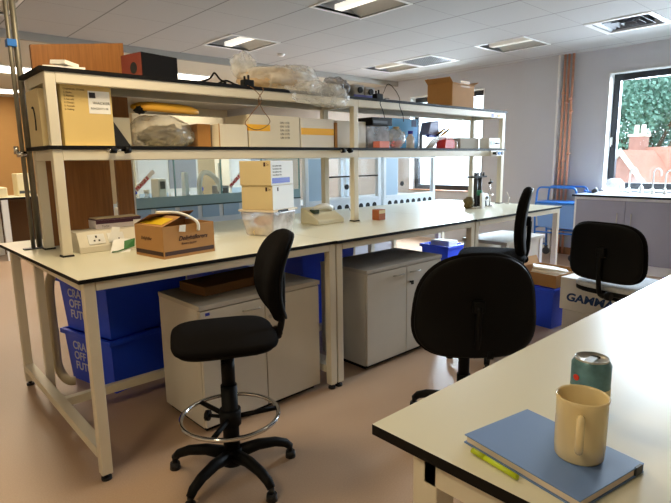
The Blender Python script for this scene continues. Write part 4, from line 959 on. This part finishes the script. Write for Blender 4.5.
# ------------------------------------------------------------------ foreground table
t = thing('foreground_table', (.045,-1.604,0), 'cream laminate table with black edge in the right foreground', 'table')
B().box(0,-.85,.881,3.2,0,.90,1,top=0).build('tabletop', [laminate, edge], t)
B().box(.07,-.80,.83,3.09,-.76,.880).build('rail', steel, t)
for x in (.045, 3.12):
    B().box(x-.025,-.76,.83,x+.025,-.10,.873).build('end_rail', steel, t)
    for y in (-.10,-.78):
        l = B().box(x-.025,y-.025,.03,x+.025,y+.025,.880).build('leg', steel, t, bev=.003); B().cyl((x,y,0),(x,y,.03),.02).build('foot', rubber, l)
# notebook
P = [Vector((.105,-1.742)), Vector((.262,-1.778)), Vector((.232,-1.983)), Vector((.085,-1.958))]
ctr = Vector((.168,-1.862))
nb = thing('blue_notebook', (ctr.x, ctr.y, .9005), 'blue covered notebook lying at the corner of the foreground table', 'notebook', rz=math.radians(-10))
B().box(-.078,-.101,0,.078,.101,.002).build('back_cover', notebl, nb)
B().box(-.075,-.099,.0022,.075,.098,.0125).build('pages', M('page_edges', (222, 206, 190), .8), nb)
B().box(-.078,-.101,.0127,.078,.101,.0145).build('front_cover', notebl, nb, bev=.0008)
B().box(.076,-.100,.0022,.078,.101,.0125).build('spine', M('notebook_spine', (90, 116, 160), .5), nb)
B().box(.055,-.1025,.0022,.070,-.099,.0155).build('binder_clip', dgrey, nb)
hp = thing('highlighter_pen', (.085,-1.815,.9005), 'lime yellow pen lying along the left edge of the notebook', 'pen', rz=math.radians(80))
B().cyl((-.045,0,.0045),(.015,0,.0045),.0040).build('barrel', lime, hp); B().cyl((.015,0,.0045),(.04,0,.0045),.0045).build('cap', M('lime_cap', (170, 186, 20), .35), hp)
mg = thing('cream_mug', (.182,-1.900,.9152), 'cream ceramic mug standing on the blue notebook', 'mug')
B().lathe([(0,0),(.036,0),(.038,.003),(.039,.02),(.0395,.095),(.041,.102),(.0395,.1035),(.0375,.100),(.036,.02),(.033,.008),(0,.007)], seg=48).build('cup', mugm, mg)
mg.scale = (.90,.90,.92)
va = math.atan2(-2.1885+1.907, -.5644-.172)+.0
hd = spline([(.038,0,.080),(.058,0,.085),(.068,0,.066),(.064,0,.042),(.040,0,.026)], 6)
B().tube([(p.x*math.cos(va), p.x*math.sin(va), p.z) for p in hd], .0062, 10).build('handle', mugm, mg)
cn = thing('drink_can', (.345,-1.848,.9005), 'blue-green crumpled aluminium drink can behind the mug', 'can')
cn.scale = (.98,.98,.90)
B().lathe([(0,.004),(.024,.004),(.027,0),(.033,.012),(.033,.108),(.0285,.117)], seg=40, mi=0).build('side', M('teal_printed_can', (96, 136, 146), .35, .4, noise_amt=.55, nscale=45), cn)
B().lathe([(.0285,.117),(.0290,.120),(.0275,.121),(.0265,.116),(0,.116)], seg=40).build('rim', aluc, cn)
B().box(-.012,-.007,.1162,.010,.007,.1178).cyl((-.012,0,.1162),(-.012,0,.1176),.009).build('ring_pull', aluc, cn)
B().cyl((.014,0,.1161),(.014,0,.1164),.009).build('opening', darkv, cn)
va2 = math.atan2(-2.1885+1.848, -.5644-.345)
B().lathe([(.0332,.040),(.0336,.042),(.0336,.062),(.0332,.064)], seg=40).build('cream_band', M('can_cream_print', (220, 206, 160), .4, .3), cn)
B().cyl((.0325*math.cos(va2-.75),.0325*math.sin(va2-.75),.085),(.0342*math.cos(va2-.75),.0342*math.sin(va2-.75),.085),.006).build('red_mark', redp, cn)
